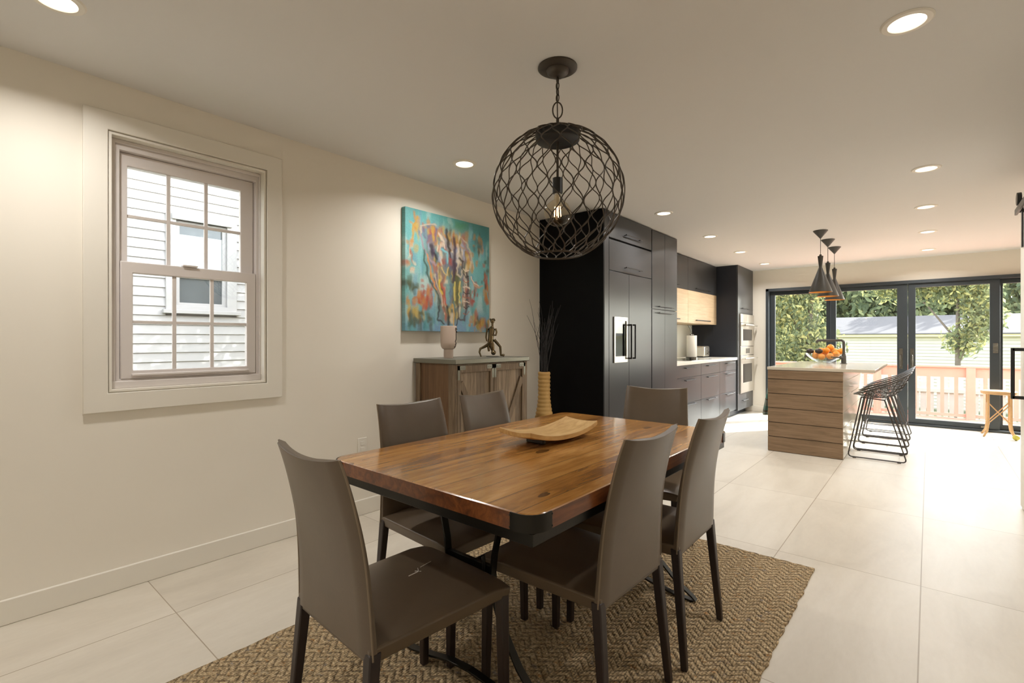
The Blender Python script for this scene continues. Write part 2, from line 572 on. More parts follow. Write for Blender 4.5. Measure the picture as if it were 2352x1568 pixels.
def handle_bar(y0, y1, x, z, parent, r=0.006, out=0.03):
    """horizontal bar pull along Y standing off a front at x"""
    m = MB()
    m.tube([(x + out, y0, z), (x + out, y1, z)], r, 8)
    for yy in (y0 + 0.02, y1 - 0.02):
        m.tube([(x, yy, z), (x + out, yy, z)], r * 0.8, 6)
    return m.build('handle', 'blackmetal', parent)


# ------------------------------------------------------------------ room shell
XR = 3.55       # right wall of the dining end
YE = 8.95       # end wall with the sliding doors
def zc(y):      # the ceiling drops slightly towards the doors
    return 2.442 - 0.0095 * y

o = MB().box(-0.16, 4.95, -3.4, 9.15, -0.12, 0.0).build('floor', 'floor'); o['kind'] = 'structure'
m = MB()
m.add([(-0.2, -3.5, zc(-3.5)), (5.0, -3.5, zc(-3.5)), (5.0, 9.25, zc(9.25)), (-0.2, 9.25, zc(9.25)),
       (-0.2, -3.5, 2.75), (5.0, -3.5, 2.75), (5.0, 9.25, 2.75), (-0.2, 9.25, 2.75)],
      [(0, 1, 2, 3), (4, 7, 6, 5), (0, 4, 5, 1), (1, 5, 6, 2), (2, 6, 7, 3), (3, 7, 4, 0)])
o = m.build('ceiling', 'ceil'); o['kind'] = 'structure'
# left wall with the double-hung window opening
WY0, WY1, WZ0, WZ1 = 0.542, 1.269, 0.953, 2.196
m = MB().ring('X', -0.15, 0.0, (-3.4, 9.15, 0.0, 2.48), (WY0, WY1, WZ0, WZ1))
o = m.build('wall_left', 'wall', smooth=False); o['kind'] = 'structure'
# far wall around the sliding doors
DX0, DX1, DZ1 = 0.925, 4.585, 2.04
m = MB().box(0, DX0, YE, YE + 0.2, 0, 2.45).box(DX1, 4.9, YE, YE + 0.2, 0, 2.45).box(DX0, DX1, YE, YE + 0.2, DZ1, 2.45)
o = m.build('wall_far', 'wall', smooth=False); o['kind'] = 'structure'
o = MB().box(XR, XR + 0.12, -3.3, 5.07, 0, 2.48).build('wall_right', 'wall', smooth=False); o['kind'] = 'structure'
o = MB().box(4.75, 4.9, 4.95, YE, 0, 2.48).box(XR + 0.12, 4.75, 4.95, 5.07, 0, 2.48).build('wall_side', 'wall', smooth=False); o['kind'] = 'structure'
o = MB().box(0, 3.7, -3.4, -3.25, 0, 2.5).build('wall_near', 'wall', smooth=False); o['kind'] = 'structure'
# skirting
m = MB().box(0, 0.016, -3.25, 3.94, 0.0, 0.107)
o = m.build('baseboard_left', 'trim', bevel=0.004); o['kind'] = 'structure'
o = MB().box(0.60, DX0 - 0.002, YE - 0.016, YE, 0, 0.107).build('baseboard_far', 'trim', bevel=0.004); o['kind'] = 'structure'
o = MB().box(XR - 0.014, XR, -3.25, 3.55, 0, 0.107).build('baseboard_right', 'trim', bevel=0.004); o['kind'] = 'structure'

# ------------------------------------------------------------------ left window
w = struct('window_1', 'white double-hung sash window with grilles in the left wall')
MB().ring('X', 0.0005, 0.018, (0.447, 1.36, 0.86, 2.287), (WY0 - 0.004, WY1 + 0.004, WZ0 - 0.004, WZ1 + 0.004)).build('casing', 'trim', w, bevel=0.003)
MB().ring('X', -0.13, 0.008, (WY0, WY1, WZ0, WZ1), (WY0 + 0.012, WY1 - 0.012, WZ0 + 0.012, WZ1 - 0.012)).build('jamb', 'trim', w, bevel=0.002)
m = MB().ring('X', -0.12, -0.052, (WY0 + 0.012, WY1 - 0.012, WZ0 + 0.012, WZ1 - 0.012), (0.595, 1.236, 1.008, 2.138))
m.ring('X', -0.052, -0.04, (WY0 + 0.012, WY1 - 0.012, WZ0 + 0.012, WZ1 - 0.012), (0.575, 1.250, 0.985, 2.165))
m.box(-0.12, -0.03, WY0 + 0.012, WY1 - 0.012, WZ0 + 0.012, 1.0)
m.build('window_frame', 'vinyl', w, bevel=0.003)
def sash(name, x0, x1, o, g, half):
    s = MB().ring('X', x0, x1, o, g).build(name, 'vinyl', w, bevel=0.004)
    gr = MB(); xm = (x0 + x1) / 2
    for k in (1, 2):
        yy = g[0] + (g[1] - g[0]) * k / 3
        gr.box(xm - 0.007, xm + 0.007, yy - 0.009, yy + 0.009, g[2], g[3])
    gr.box(xm - 0.0065, xm + 0.0065, g[0], g[1], half - 0.008, half + 0.008)
    gr.build('muntin_grid', 'vinyl', s, bevel=0.002)
    MB().box(xm - 0.0015, xm + 0.0015, g[0] - 0.004, g[1] + 0.004, g[2] - 0.004, g[3] + 0.004).build('pane', 'glass', s, smooth=False)
    return s
sash('upper_sash', -0.112, -0.082, (0.597, 1.234, 1.555, 2.137), (0.632, 1.163, 1.595, 2.072), 1.825)
s = sash('lower_sash', -0.080, -0.048, (0.597, 1.234, 1.009, 1.592), (0.648, 1.184, 1.050, 1.535), 1.292)
MB().box(-0.07, -0.035, 0.86, 0.93, 1.592, 1.602).build('sash_lock', 'vinyl', s, bevel=0.003)
MB().box(-0.05, -0.030, 0.64, 1.19, 1.022, 1.034).build('sash_lift', 'vinyl', s, bevel=0.003)
# duplex outlet
t = thing('wall_outlet', 'white duplex power outlet low on the wall behind the table corner', 'outlet', (0.0, 1.915, 0.471))
MB().box(0.0005, 0.006, 1.88, 1.95, 0.414, 0.528).build('cover_plate', 'plastic_white', t, bevel=0.003)
for dz in (-0.02, 0.02):
    MB().box(0.006, 0.0085, 1.901, 1.929, 0.471 + dz - 0.014, 0.471 + dz + 0.014).build('socket', 'plastic_white', t, bevel=0.004)

# ------------------------------------------------------------------ sliding patio doors
d = struct('door_1', 'dark grey four-panel sliding patio door in the far wall')
m = MB().box(DX0, DX0 + 0.045, YE - 0.05, YE + 0.15, 0, DZ1).box(DX1 - 0.045, DX1, YE - 0.05, YE + 0.15, 0, DZ1)
m.box(DX0, DX1, YE - 0.05, YE + 0.15, DZ1 - 0.045, DZ1).box(DX0, DX1, YE - 0.05, YE + 0.15, 0.001, 0.03)
m.build('door_frame', 'alu', d, bevel=0.004)
def panel(name, x0, x1, gx0, gx1, y0, y1, gz0=0.095, gz1=1.937):
    p = MB().ring('Y', y0, y1, (x0, x1, 0.03, DZ1 - 0.045), (gx0, gx1, gz0, gz1)).build(name, 'alu', d, bevel=0.004)
    ym = (y0 + y1) / 2
    MB().box(gx0 - 0.004, gx1 + 0.004, ym - 0.003, ym + 0.003, gz0 - 0.004, gz1 + 0.004).build('pane', 'glass', p, smooth=False)
    return p
panel('fixed_panel', 0.97, 1.855, 1.04, 1.760, YE + 0.06, YE + 0.11)
panel('fixed_panel', 3.655, 4.54, 3.715, 4.465, YE + 0.06, YE + 0.11)
p2 = panel('sliding_panel', 1.825, 2.750, 1.895, 2.632, YE - 0.01, YE + 0.04)
p3 = panel('sliding_panel', 2.754, 3.685, 2.837, 3.588, YE - 0.01, YE + 0.04)
for p, xx in ((p2, 2.675), (p3, 2.800)):
    m = MB().box(xx - 0.022, xx + 0.022, YE - 0.016, YE - 0.01, 0.79, 1.08)
    m.tube([(xx, YE - 0.01, 0.82), (xx, YE - 0.055, 0.83), (xx, YE - 0.055, 0.98), (xx, YE - 0.01, 0.99)], 0.011, 8)
    m.cyl((xx, YE - 0.03, 1.045), (xx, YE - 0.01, 1.045), 0.016, 12)
    m.build('pull_handle', 'steel2', p, bevel=0.002)
MB().box(3.615, 3.665, YE - 0.022, YE - 0.01, 1.03, 1.16).cyl((3.64, YE - 0.03, 1.06), (3.64, YE - 0.01, 1.06), 0.018, 12).cyl((3.64, YE - 0.03, 1.13), (3.64, YE - 0.01, 1.13), 0.018, 12).build('latch', 'steel2', p3, bevel=0.003)
MB().box(3.50, 3.58, YE - 0.03, YE - 0.01, 0.045, 0.07).build('foot_bolt', 'steel2', p3, bevel=0.003)

# ------------------------------------------------------------------ sliding barn door along the right wall
b = struct('door_2', 'white sliding barn door with black hardware at the right edge')
MB().box(3.483, 3.523, 4.10, 5.06, 0.015, 2.05).build('door_panel', 'trim', b, bevel=0.003)
m = MB()
for zz in (0.80, 1.135):
    m.box(3.425, 3.483, 4.885, 4.907, zz - 0.011, zz + 0.011)
m.box(3.418, 3.438, 4.885, 4.907, 0.789, 1.146)
m.build('pull_handle', 'blackmetal', b, bevel=0.002)
m = MB()
for yy in (4.25, 4.93):
    m.box(3.474, 3.483, yy - 0.02, yy + 0.02, 1.85, 2.19)
    n0 = len(m.v)
    m.lathe([(0.01, -0.012), (0.045, -0.012), (0.045, 0.012), (0.01, 0.012)], n=20)
    m.xf(n0, Matrix.Translation((3.462, yy, 2.19)) @ Matrix.Rotation(PI / 2, 4, 'Y'))
m.build('hanger_roller', 'blackmetal', b, bevel=0.002)
m = MB().box(3.455, 3.470, 3.0, 5.09, 2.105, 2.145)
for yy in (3.2, 3.9, 4.6, 5.03):
    m.cyl((3.47, yy, 2.125), (3.55, yy, 2.125), 0.014, 10)
m.build('sliding_track', 'blackmetal', b, bevel=0.002)

# ------------------------------------------------------------------ recessed ceiling lights
lights = [
    (0.557, 0.293, 'recessed ceiling light cut off by the top edge above the sash window'),
    (2.916, 2.413, 'largest fully visible recessed ceiling light, lone lamp in the top right ceiling'),
    (0.532, 2.379, 'recessed ceiling light near the left wall above the elephant painting'),
    (2.966, 4.49, 'first lamp beyond the biggest one in the row leading to the doors'),
    (2.96, 5.72, 'second lamp beyond the biggest one in the row leading to the doors'),
    (2.97, 6.98, 'third lamp beyond the biggest one in the row leading to the doors'),
    (2.97, 8.28, 'faint recessed ceiling light closest to the glass doors in the right row'),
    (1.07, 4.47, 'recessed ceiling light in front of the tall fridge cabinets'),
    (1.07, 5.76, 'recessed ceiling light in front of the pantry cabinet corner'),
    (1.06, 6.98, 'recessed ceiling light in front of the upper wall cabinets'),
    (1.07, 8.22, 'faint recessed ceiling light in front of the oven tower'),
]
def lamp(root, x, y, z, w):
    ld = bpy.data.lights.new('lamp', 'AREA'); ld.shape = 'DISK'; ld.size = 0.11
    ld.energy = w; ld.color = LAMP_COL; ld.spread = math.radians(150)
    lo = bpy.data.objects.new('lamp', ld); COL.objects.link(lo)
    lo.parent = root
    lo.location = Vector((x, y, z)) - root.location
    return lo
base = None
for i, (x, y, lab) in enumerate(lights):
    z = zc(y)
    if base is None:
        base = thing('recessed_light', lab, 'ceiling light', (x, y, z), 'recessed ceiling lights')
        m = MB().lathe([(0.058, 0.0), (0.060, -0.007), (0.078, -0.006), (0.084, -0.001), (0.084, 0.0)], (x, y, z), 40, cap=False)
        m.build('trim_ring', 'trim', base)
        MB().lathe([(0.001, -0.0035), (0.060, -0.0035)], (x, y, z), 40, cap=False).build('lens', 'lens', base)
        r = base
    else:
        r = base.copy(); COL.objects.link(r); r.location = (x, y, z); r['label'] = lab
        for ch in base.children:
            if ch.type == 'MESH':
                c = ch.copy(); COL.objects.link(c); c.parent = r
for (x, y, lab) in lights:
    r = [q for q in COL.objects if q.get('label') == lab][0]
    lamp(r, x, y, zc(y) - 0.012, LAMP_W * (1.15 if y > 4 else 1.0))
# unseen lamps added behind the camera to brighten the near wall and floor
for k, (x, y) in enumerate(((0.55, -1.8), (2.95, -1.8))):
    ld = bpy.data.lights.new('lamp', 'AREA'); ld.shape = 'DISK'; ld.size = 0.11
    ld.energy = LAMP_W * 1.3; ld.color = LAMP_COL; ld.spread = math.radians(150)
    lo = bpy.data.objects.new('lamp', ld); COL.objects.link(lo); lo.location = (x, y, zc(y) - 0.012)

# ------------------------------------------------------------------ globe chandelier
CX_, CY_, CZ_ = 1.709, 1.815, 1.856
zt = zc(CY_)
t = thing('globe_chandelier', 'round black wire-cage globe chandelier hanging over the dining table', 'chandelier', (CX_, CY_, zt))
m = MB().lathe([(0.001, 0), (0.088, 0), (0.088, -0.006), (0.078, -0.012), (0.050, -0.014), (0.048, -0.024), (0.036, -0.036), (0.014, -0.042), (0.001, -0.043)], (CX_, CY_, zt), 40)
m.build('canopy', 'bronze', t)
m = MB()
z = zt - 0.043
k = 0
while z > 2.285:
    pts = []
    for a in range(14):
        th = 2 * PI * a / 14
        u, wv = 0.0075 * math.cos(th), 0.017 * math.sin(th)
        pts.append((CX_ + (u if k % 2 else 0), CY_ + (0 if k % 2 else u), z - 0.013 + wv))
    m.tube(pts, 0.0024, 6, closed=True)
    z -= 0.027; k += 1
m.tube([(CX_ + 0.003, CY_, zt - 0.05), (CX_ - 0.003, CY_, (zt + z) / 2), (CX_, CY_, 2.18)], 0.0026, 6)
m.build('chain', 'bronze', t)
pts = [(CX_ + 0.022 * math.cos(2 * PI * a / 24) * 0.76, CY_ + 0.022 * math.cos(2 * PI * a / 24) * 0.64, 2.232 + 0.036 * math.sin(2 * PI * a / 24)) for a in range(24)]
MB().tube(pts, 0.0032, 8, closed=True).cyl((CX_, CY_, 2.145), (CX_, CY_, 2.196), 0.007, 10).build('hanging_loop', 'bronze', t)
m = MB(); R = 0.292
p0, p1 = math.radians(19.5), math.radians(159)
N = 38; SEG = 110; WAVES = 5.0
for k in range(N):
    pts = []
    for i in range(SEG + 1):
        ph = p0 + (p1 - p0) * i / SEG
        a = 2 * PI * k / N + (PI / N) * 0.95 * math.sin(2 * PI * WAVES * i / SEG + PI * (k % 2))
        rr = R + 0.002 * (1 if k % 2 else -1)
        pts.append((CX_ + rr * math.sin(ph) * math.cos(a), CY_ + rr * math.sin(ph) * math.sin(a), CZ_ + rr * math.cos(ph)))
    m.tube(pts, 0.0026, 6)
for ph, rr in ((p0, 0.004), (p1, 0.0045)):
    m.tube([(CX_ + R * math.sin(ph) * math.cos(2 * PI * a / 48), CY_ + R * math.sin(ph) * math.sin(2 * PI * a / 48), CZ_ + R * math.cos(ph)) for a in range(48)], rr, 8, closed=True)
m.build('wire_cage', 'bronze', t)
zt2 = CZ_ + R * math.cos(p0)
MB().lathe([(0.001, 0.016), (0.03, 0.014), (0.085, 0.004), (0.1, -0.006), (0.098, -0.036), (0.092, -0.04), (0.001, -0.040)], (CX_, CY_, zt2), 40).build('top_cap', 'blackmetal', t)
MB().cyl((CX_, CY_, zt2 - 0.03), (CX_, CY_, 1.925), 0.0055, 10).build('stem', 'bronze', t)
MB().lathe([(0.006, 0.0), (0.023, -0.003), (0.023, -0.07), (0.018, -0.073), (0.001, -0.073)], (CX_, CY_, 1.930), 24).build('socket', 'blackmetal', t)
bl = MB().lathe([(0.014, 0.085), (0.016, 0.06), (0.030, 0.052), (0.048, 0.036), (0.059, 0.012), (0.061, -0.006), (0.054, -0.030), (0.038, -0.048), (0.018, -0.058), (0.001, -0.060)], (CX_, CY_, 1.772), 32, cap=False).build('bulb', 'bulbglass', t)
m = MB()
for k in range(4):
    a = k * PI / 2 + 0.4
    m.tube([(CX_ + 0.012 * math.cos(a), CY_ + 0.012 * math.sin(a), 1.80), (CX_ + 0.015 * math.cos(a), CY_ + 0.015 * math.sin(a), 1.755)], 0.0016, 6)
m.build('filament', 'filament', bl)
MB().cyl((CX_, CY_, 1.80), (CX_, CY_, 1.858), 0.012, 12, r1=0.015).build('bulb_cap', 'steel', bl)

# ------------------------------------------------------------------ painting
def painting():
    Wd, Hd = 0.905, 0.915
    y0, z0 = 2.25, 1.270
    n = 230
    rng = np.random.default_rng(11)
    u = np.linspace(0, 1, n); v = np.linspace(0, 1, n)
    U, V = np.meshgrid(u, v)                    # V = 0 at the top
    def L(c): return np.array(lin(c)[:3])
    def smooth(k, amp):
        g = rng.normal(size=(k, k)); xs = np.linspace(0, k - 1.001, n); i0 = xs.astype(int); f = xs - i0; f = f * f * (3 - 2 * f)
        r0 = g[i0][:, i0] * (1 - f) + g[i0][:, i0 + 1] * f; r1 = g[i0 + 1][:, i0] * (1 - f) + g[i0 + 1][:, i0 + 1] * f
        return (r0 * (1 - f[:, None]) + r1 * f[:, None]) * amp
    U = U + smooth(14, 0.006) + smooth(40, 0.004); V = V + smooth(14, 0.008) + smooth(30, 0.006)
    img = np.zeros((n, n, 3))
    teal, sky_, blue, pale = L((92, 158, 158)), L((120, 178, 180)), L((112, 142, 172)), L((170, 190, 184))
    img[:] = teal
    def blob(cu, cv, su, sv, c, a=1.0, pw=2.0):
        g = np.exp(-(np.abs((U - cu) / su) ** pw + np.abs((V - cv) / sv) ** pw)) * a
        img[:] = img * (1 - g[..., None]) + c * g[..., None]
    blob(0.25, 0.45, 0.3, 0.3, sky_, 0.8); blob(0.75, 0.55, 0.3, 0.3, sky_, 0.7)
    blob(0.2, 0.62, 0.15, 0.12, pale, 0.9); blob(0.85, 0.78, 0.10, 0.06, pale, 0.9)
    blob(0.5, 0.98, 0.7, 0.18, blue, 0.9); blob(0.9, 0.1, 0.25, 0.15, L((58, 120, 124)), 0.8)
    blob(0.6, 0.05, 0.15, 0.06, L((72, 132, 92)), 0.8)
    pal = [(168, 84, 52), (180, 126, 54), (152, 62, 46), (176, 152, 76), (70, 74, 40), (74, 96, 92), (150, 160, 186), (96, 84, 120), (60, 120, 126), (214, 198, 170)]
    def dab(cu, cv, su, sv, c, a):
        m_ = (np.abs(U - cu) < su * 3) & (np.abs(V - cv) < sv * 3)
        g = np.where(m_, np.exp(-(np.abs((U - cu) / su) ** 4 + np.abs((V - cv) / sv) ** 4)) * a, 0)
        img[:] = img * (1 - g[..., None]) + c * g[..., None]
    # loose vertical daubs over the ground
    for _ in range(150):
        cu, cv = rng.random(), rng.random()
        c = L([(92, 158, 158), (128, 184, 180), (110, 150, 176), (160, 190, 188), (76, 140, 140)][rng.integers(5)])
        dab(cu, cv, 0.010 + 0.02 * rng.random(), 0.03 + 0.06 * rng.random(), c * (0.8 + 0.4 * rng.random()), 0.55)
    def field(cu, cv, su, sv, k, cs):
        for _ in range(k):
            c = L(pal[cs[rng.integers(len(cs))]])
            dab(cu + rng.normal() * su, cv + rng.normal() * sv, 0.008 + 0.016 * rng.random(), 0.012 + 0.04 * rng.random(), c, 0.62)
    field(0.17, 0.74, 0.07, 0.06, 46, (0, 0, 1, 2)); field(0.11, 0.86, 0.05, 0.03, 22, (1, 3, 3, 4))
    field(0.15, 0.93, 0.09, 0.03, 26, (4, 4, 5, 8)); field(0.85, 0.92, 0.07, 0.04, 40, (1, 4, 0, 3)); field(0.68, 0.72, 0.03, 0.05, 16, (0, 2, 9))
    field(0.06, 0.38, 0.02, 0.08, 14, (0, 1, 9)); field(0.97, 0.62, 0.02, 0.05, 12, (2, 0, 1)); field(0.04, 0.62, 0.04, 0.015, 14, (4, 4, 5))
    field(0.11, 0.16, 0.025, 0.06, 14, (3, 1, 3)); field(0.85, 0.20, 0.05, 0.05, 20, (1, 1, 5)); field(0.95, 0.42, 0.02, 0.06, 12, (4, 0, 5))
    field(0.78, 0.66, 0.03, 0.05, 16, (0, 2, 4))
    def stroke(pts, wd, c, a=0.85):
        c = L(c)
        P = np.array(pts, float)
        dmin = np.full((n, n), 9.0)
        for (ax_, ay_), (bx, by) in zip(P[:-1], P[1:]):
            dx, dy = bx - ax_, by - ay_
            q = np.clip(((U - ax_) * dx + (V - ay_) * dy) / max(dx * dx + dy * dy, 1e-9), 0, 1)
            dmin = np.minimum(dmin, np.hypot(U - ax_ - q * dx, V - ay_ - q * dy))
        g = np.clip(1.3 - dmin / wd, 0, 1) * a
        img[:] = img * (1 - g[..., None]) + c * g[..., None]
    # body masses
    for cu, cv, su, sv, c in [(0.30, 0.20, 0.10, 0.10, (120, 96, 110)), (0.48, 0.24, 0.14, 0.13, (150, 142, 140)), (0.62, 0.26, 0.10, 0.13, (150, 140, 136)),
                              (0.34, 0.38, 0.12, 0.14, (120, 104, 96)), (0.55, 0.45, 0.09, 0.12, (84, 62, 78)), (0.68, 0.42, 0.06, 0.16, (132, 112, 104)),
                              (0.38, 0.60, 0.07, 0.16, (128, 92, 70)), (0.56, 0.64, 0.08, 0.12, (92, 96, 56)), (0.69, 0.66, 0.035, 0.16, (124, 104, 98)),
                              (0.50, 0.84, 0.14, 0.08, (96, 92, 70))]:
        blob(cu, cv, su, sv, L(c), 0.95, 3.0)
    field(0.27, 0.17, 0.06, 0.04, 34, (1, 1, 3, 0, 7)); field(0.55, 0.18, 0.08, 0.03, 30, (1, 3, 4, 0)); field(0.38, 0.32, 0.07, 0.06, 34, (9, 8, 7, 2, 6))
    field(0.60, 0.28, 0.05, 0.05, 22, (9, 6, 6, 9)); field(0.70, 0.38, 0.04, 0.06, 24, (3, 9, 4, 1)); field(0.36, 0.55, 0.05, 0.10, 34, (0, 3, 9, 7, 4))
    field(0.55, 0.60, 0.05, 0.08, 22, (3, 4, 7, 4)); field(0.69, 0.62, 0.02, 0.10, 22, (0, 9, 7, 5)); field(0.50, 0.80, 0.09, 0.05, 40, (4, 9, 0, 3, 5))
    dk = (38, 34, 34); wt = (182, 168, 148)
    for pts, wd, c in [
        ([(0.16, 0.22), (0.17, 0.14), (0.24, 0.09), (0.33, 0.09)], 0.008, wt), ([(0.16, 0.22), (0.19, 0.32), (0.27, 0.40), (0.33, 0.46)], 0.012, (150, 130, 140)),
        ([(0.20, 0.34), (0.20, 0.44), (0.25, 0.56), (0.32, 0.66), (0.37, 0.78)], 0.013, (52, 76, 66)), ([(0.23, 0.36), (0.27, 0.52), (0.33, 0.66)], 0.010, (196, 128, 60)),
        ([(0.31, 0.52), (0.37, 0.66), (0.40, 0.80)], 0.010, wt), ([(0.37, 0.56), (0.39, 0.68)], 0.012, (206, 180, 70)), ([(0.42, 0.62), (0.44, 0.76)], 0.012, (176, 60, 52)),
        ([(0.45, 0.12), (0.47, 0.22), (0.49, 0.34)], 0.018, dk), ([(0.54, 0.18), (0.55, 0.30), (0.54, 0.46), (0.52, 0.56)], 0.022, (60, 44, 58)),
        ([(0.40, 0.46), (0.45, 0.52), (0.48, 0.44)], 0.009, (196, 170, 110)), ([(0.58, 0.52), (0.58, 0.62), (0.57, 0.76)], 0.028, (80, 84, 44)),
        ([(0.54, 0.56), (0.54, 0.70)], 0.012, (206, 190, 96)), ([(0.61, 0.56), (0.60, 0.74)], 0.008, (210, 190, 110)), ([(0.50, 0.60), (0.50, 0.74)], 0.02, (84, 110, 132)),
        ([(0.62, 0.16), (0.70, 0.18), (0.75, 0.26), (0.77, 0.36), (0.79, 0.42)], 0.009, wt), ([(0.63, 0.17), (0.69, 0.22), (0.74, 0.34)], 0.014, (150, 116, 120)),
        ([(0.58, 0.42), (0.57, 0.50), (0.62, 0.52), (0.64, 0.46)], 0.009, wt), ([(0.60, 0.34), (0.65, 0.36), (0.64, 0.44)], 0.010, dk),
        ([(0.70, 0.46), (0.72, 0.54), (0.70, 0.66), (0.70, 0.80), (0.66, 0.90), (0.60, 0.90)], 0.014, (70, 58, 60)),
        ([(0.67, 0.50), (0.67, 0.66), (0.66, 0.80)], 0.008, wt), ([(0.76, 0.50), (0.79, 0.56), (0.85, 0.58), (0.91, 0.565)], 0.010, (190, 150, 120)),
        ([(0.76, 0.49), (0.79, 0.545), (0.85, 0.565)], 0.006, (220, 200, 180)), ([(0.46, 0.78), (0.48, 0.90), (0.47, 0.98)], 0.014, dk),
        ([(0.52, 0.76), (0.54, 0.86), (0.53, 0.97)], 0.008, (206, 160, 70)), ([(0.36, 0.80), (0.35, 0.90), (0.42, 0.93)], 0.010, dk), ([(0.58, 0.78), (0.60, 0.88), (0.56, 0.96)], 0.009, dk),
        ([(0.40, 0.30), (0.46, 0.32), (0.45, 0.40)], 0.012, (120, 180, 190)), ([(0.36, 0.17), (0.42, 0.22), (0.43, 0.28)], 0.012, (206, 190, 170)),
        ([(0.27, 0.27), (0.29, 0.34), (0.34, 0.38)], 0.018, (50, 40, 56)), ([(0.13, 0.05), (0.08, 0.14), (0.07, 0.24)], 0.012, (180, 140, 50))]:
        stroke(pts, wd, c)
    for i in range(9):                                          # rings of the trunk
        vv = 0.44 + 0.05 * i
        stroke([(0.655, vv), (0.69, vv + 0.012), (0.73, vv)], 0.006, [(214, 196, 176), dk, (150, 84, 60)][i % 3])
    img *= (0.9 + 0.2 * rng.random((n, n, 1)))
    img[:] = np.clip(img, 0, 1)
    t = thing('elephant_painting', 'square canvas with a colourful elephant painted on teal, hung above the sideboard', 'painting', (0.0, y0 + Wd / 2, z0))
    dep = 0.042
    verts = []; faces = []
    for j in range(n):
        for i in range(n):
            verts.append((dep, y0 + Wd * u[i], z0 + Hd * (1 - v[j])))
    for j in range(n - 1):
        for i in range(n - 1):
            a = j * n + i
            faces.append((a, a + n, a + n + 1, a + 1))
    colr = [tuple(img[j, i]) for j in range(n) for i in range(n)]
    # wrapped edges carry the rim colours back to the wall
    def side(idx):
        b = len(verts)
        for k in idx:
            x, y, z = verts[k]; verts.append((0.001, y, z)); colr.append(colr[k])
        for q in range(len(idx) - 1):
            faces.append((idx[q], idx[q + 1], b + q + 1, b + q))
    side([j * n for j in range(n)]); side([j * n + n - 1 for j in range(n)]); side(list(range(n))); side([(n - 1) * n + i for i in range(n)])
    mt = NT('oil_on_canvas')
    at = mt.n('ShaderNodeVertexColor'); at.layer_name = 'paint'
    mt.bsdf(at.outputs[0], 0.5, 0, 0, mt.bump(mt.noise(mt.coords(), 160, 2), 0.2, 0.003))
    mb = MB(); mb.add(verts, faces)
    o = mb.build('canvas', mt.m, t, smooth=False)
    ca = o.data.color_attributes.new('paint', 'FLOAT_COLOR', 'POINT')
    ca.data.foreach_set('color', np.concatenate([np.array(colr), np.ones((len(colr), 1))], 1).ravel())
painting()

# ------------------------------------------------------------------ sideboard and what stands on it
SY0, SY1, SX1, ST = 2.362, 3.168, 0.46, 1.065
t = thing('sideboard', 'weathered barnwood sideboard with two braced doors and zinc top under the painting', 'sideboard', (0.24, 2.765, 0))
m = MB().box(0.022, SX1 - 0.03, SY0 + 0.012, SY1 - 0.012, 0.10, 1.03, 0)
m.build('cabinet_body', 'barnside', t)
for yy in (SY0, SY1 - 0.045):
    for xx in (0.022, SX1 - 0.075):
        MB().box(xx, xx + 0.05 + (0.022 if xx > 0.1 else 0), yy, yy + 0.045, 0, 1.03).build('corner_post', 'barnrail', t, bevel=0.003)
for a, b_ in ((0.07, 0.12), (1.005, 1.03)):
    MB().box(SX1 - 0.03, SX1 - 0.008, SY0 + 0.045, SY1 - 0.045, a, b_).build('face_rail', 'barnrail', t, bevel=0.003)
MB().box(0.008, SX1 + 0.012, SY0 - 0.012, SY1 + 0.012, 1.031, ST).build('top', 'zinc', t, bevel=0.004)
for k, (a, b_) in enumerate(((2.383, 2.757), (2.763, 3.137))):
    x0, x1 = SX1 - 0.028, SX1
    dr = MB().box(x0, x1 - 0.014, a, b_, 0.13, 1.018).build('door', 'barnwood', t)
    MB().ring('X', x1 - 0.014, x1, (a, b_, 0.13, 1.018), (a + 0.035, b_ - 0.035, 0.18, 0.968)).build('door_frame', 'barnrail', dr, bevel=0.002)
    m = MB()
    ya, yb = (a + 0.035, b_ - 0.035) if k == 0 else (b_ - 0.035, a + 0.035)
    P, Q = Vector((x1 - 0.007, ya, 0.90)), Vector((x1 - 0.007, yb, 0.30))
    dirv = (Q - P).normalized(); nv = dirv.cross(Vector((1, 0, 0)))
    sec = lambda c: [c + nv * 0.023 + Vector((0.006, 0, 0)), c - nv * 0.023 + Vector((0.006, 0, 0)), c - nv * 0.023 - Vector((0.007, 0, 0)), c + nv * 0.023 - Vector((0.007, 0, 0))]
    m.loft([sec(P), sec(Q)])
    m.build('brace', 'barnrail', dr, bevel=0.002)
    for yy, sg in ((a, 1), (b_, -1)):
        for zz, sz in ((1.018, -1), (0.13, 1)):
            m = MB()
            m.box(x1, x1 + 0.002, min(yy, yy + sg * 0.075), max(yy, yy + sg * 0.075), min(zz, zz + sz * 0.03), max(zz, zz + sz * 0.03))
            m.box(x1, x1 + 0.002, min(yy, yy + sg * 0.02), max(yy, yy + sg * 0.02), min(zz, zz + sz * 0.10), max(zz, zz + sz * 0.10))
            for q in range(3):
                m.sphere((x1 + 0.002, yy + sg * (0.02 + 0.02 * q), zz + sz * 0.015), 0.0035, 8)
            m.build('corner_bracket', 'zinc', dr)
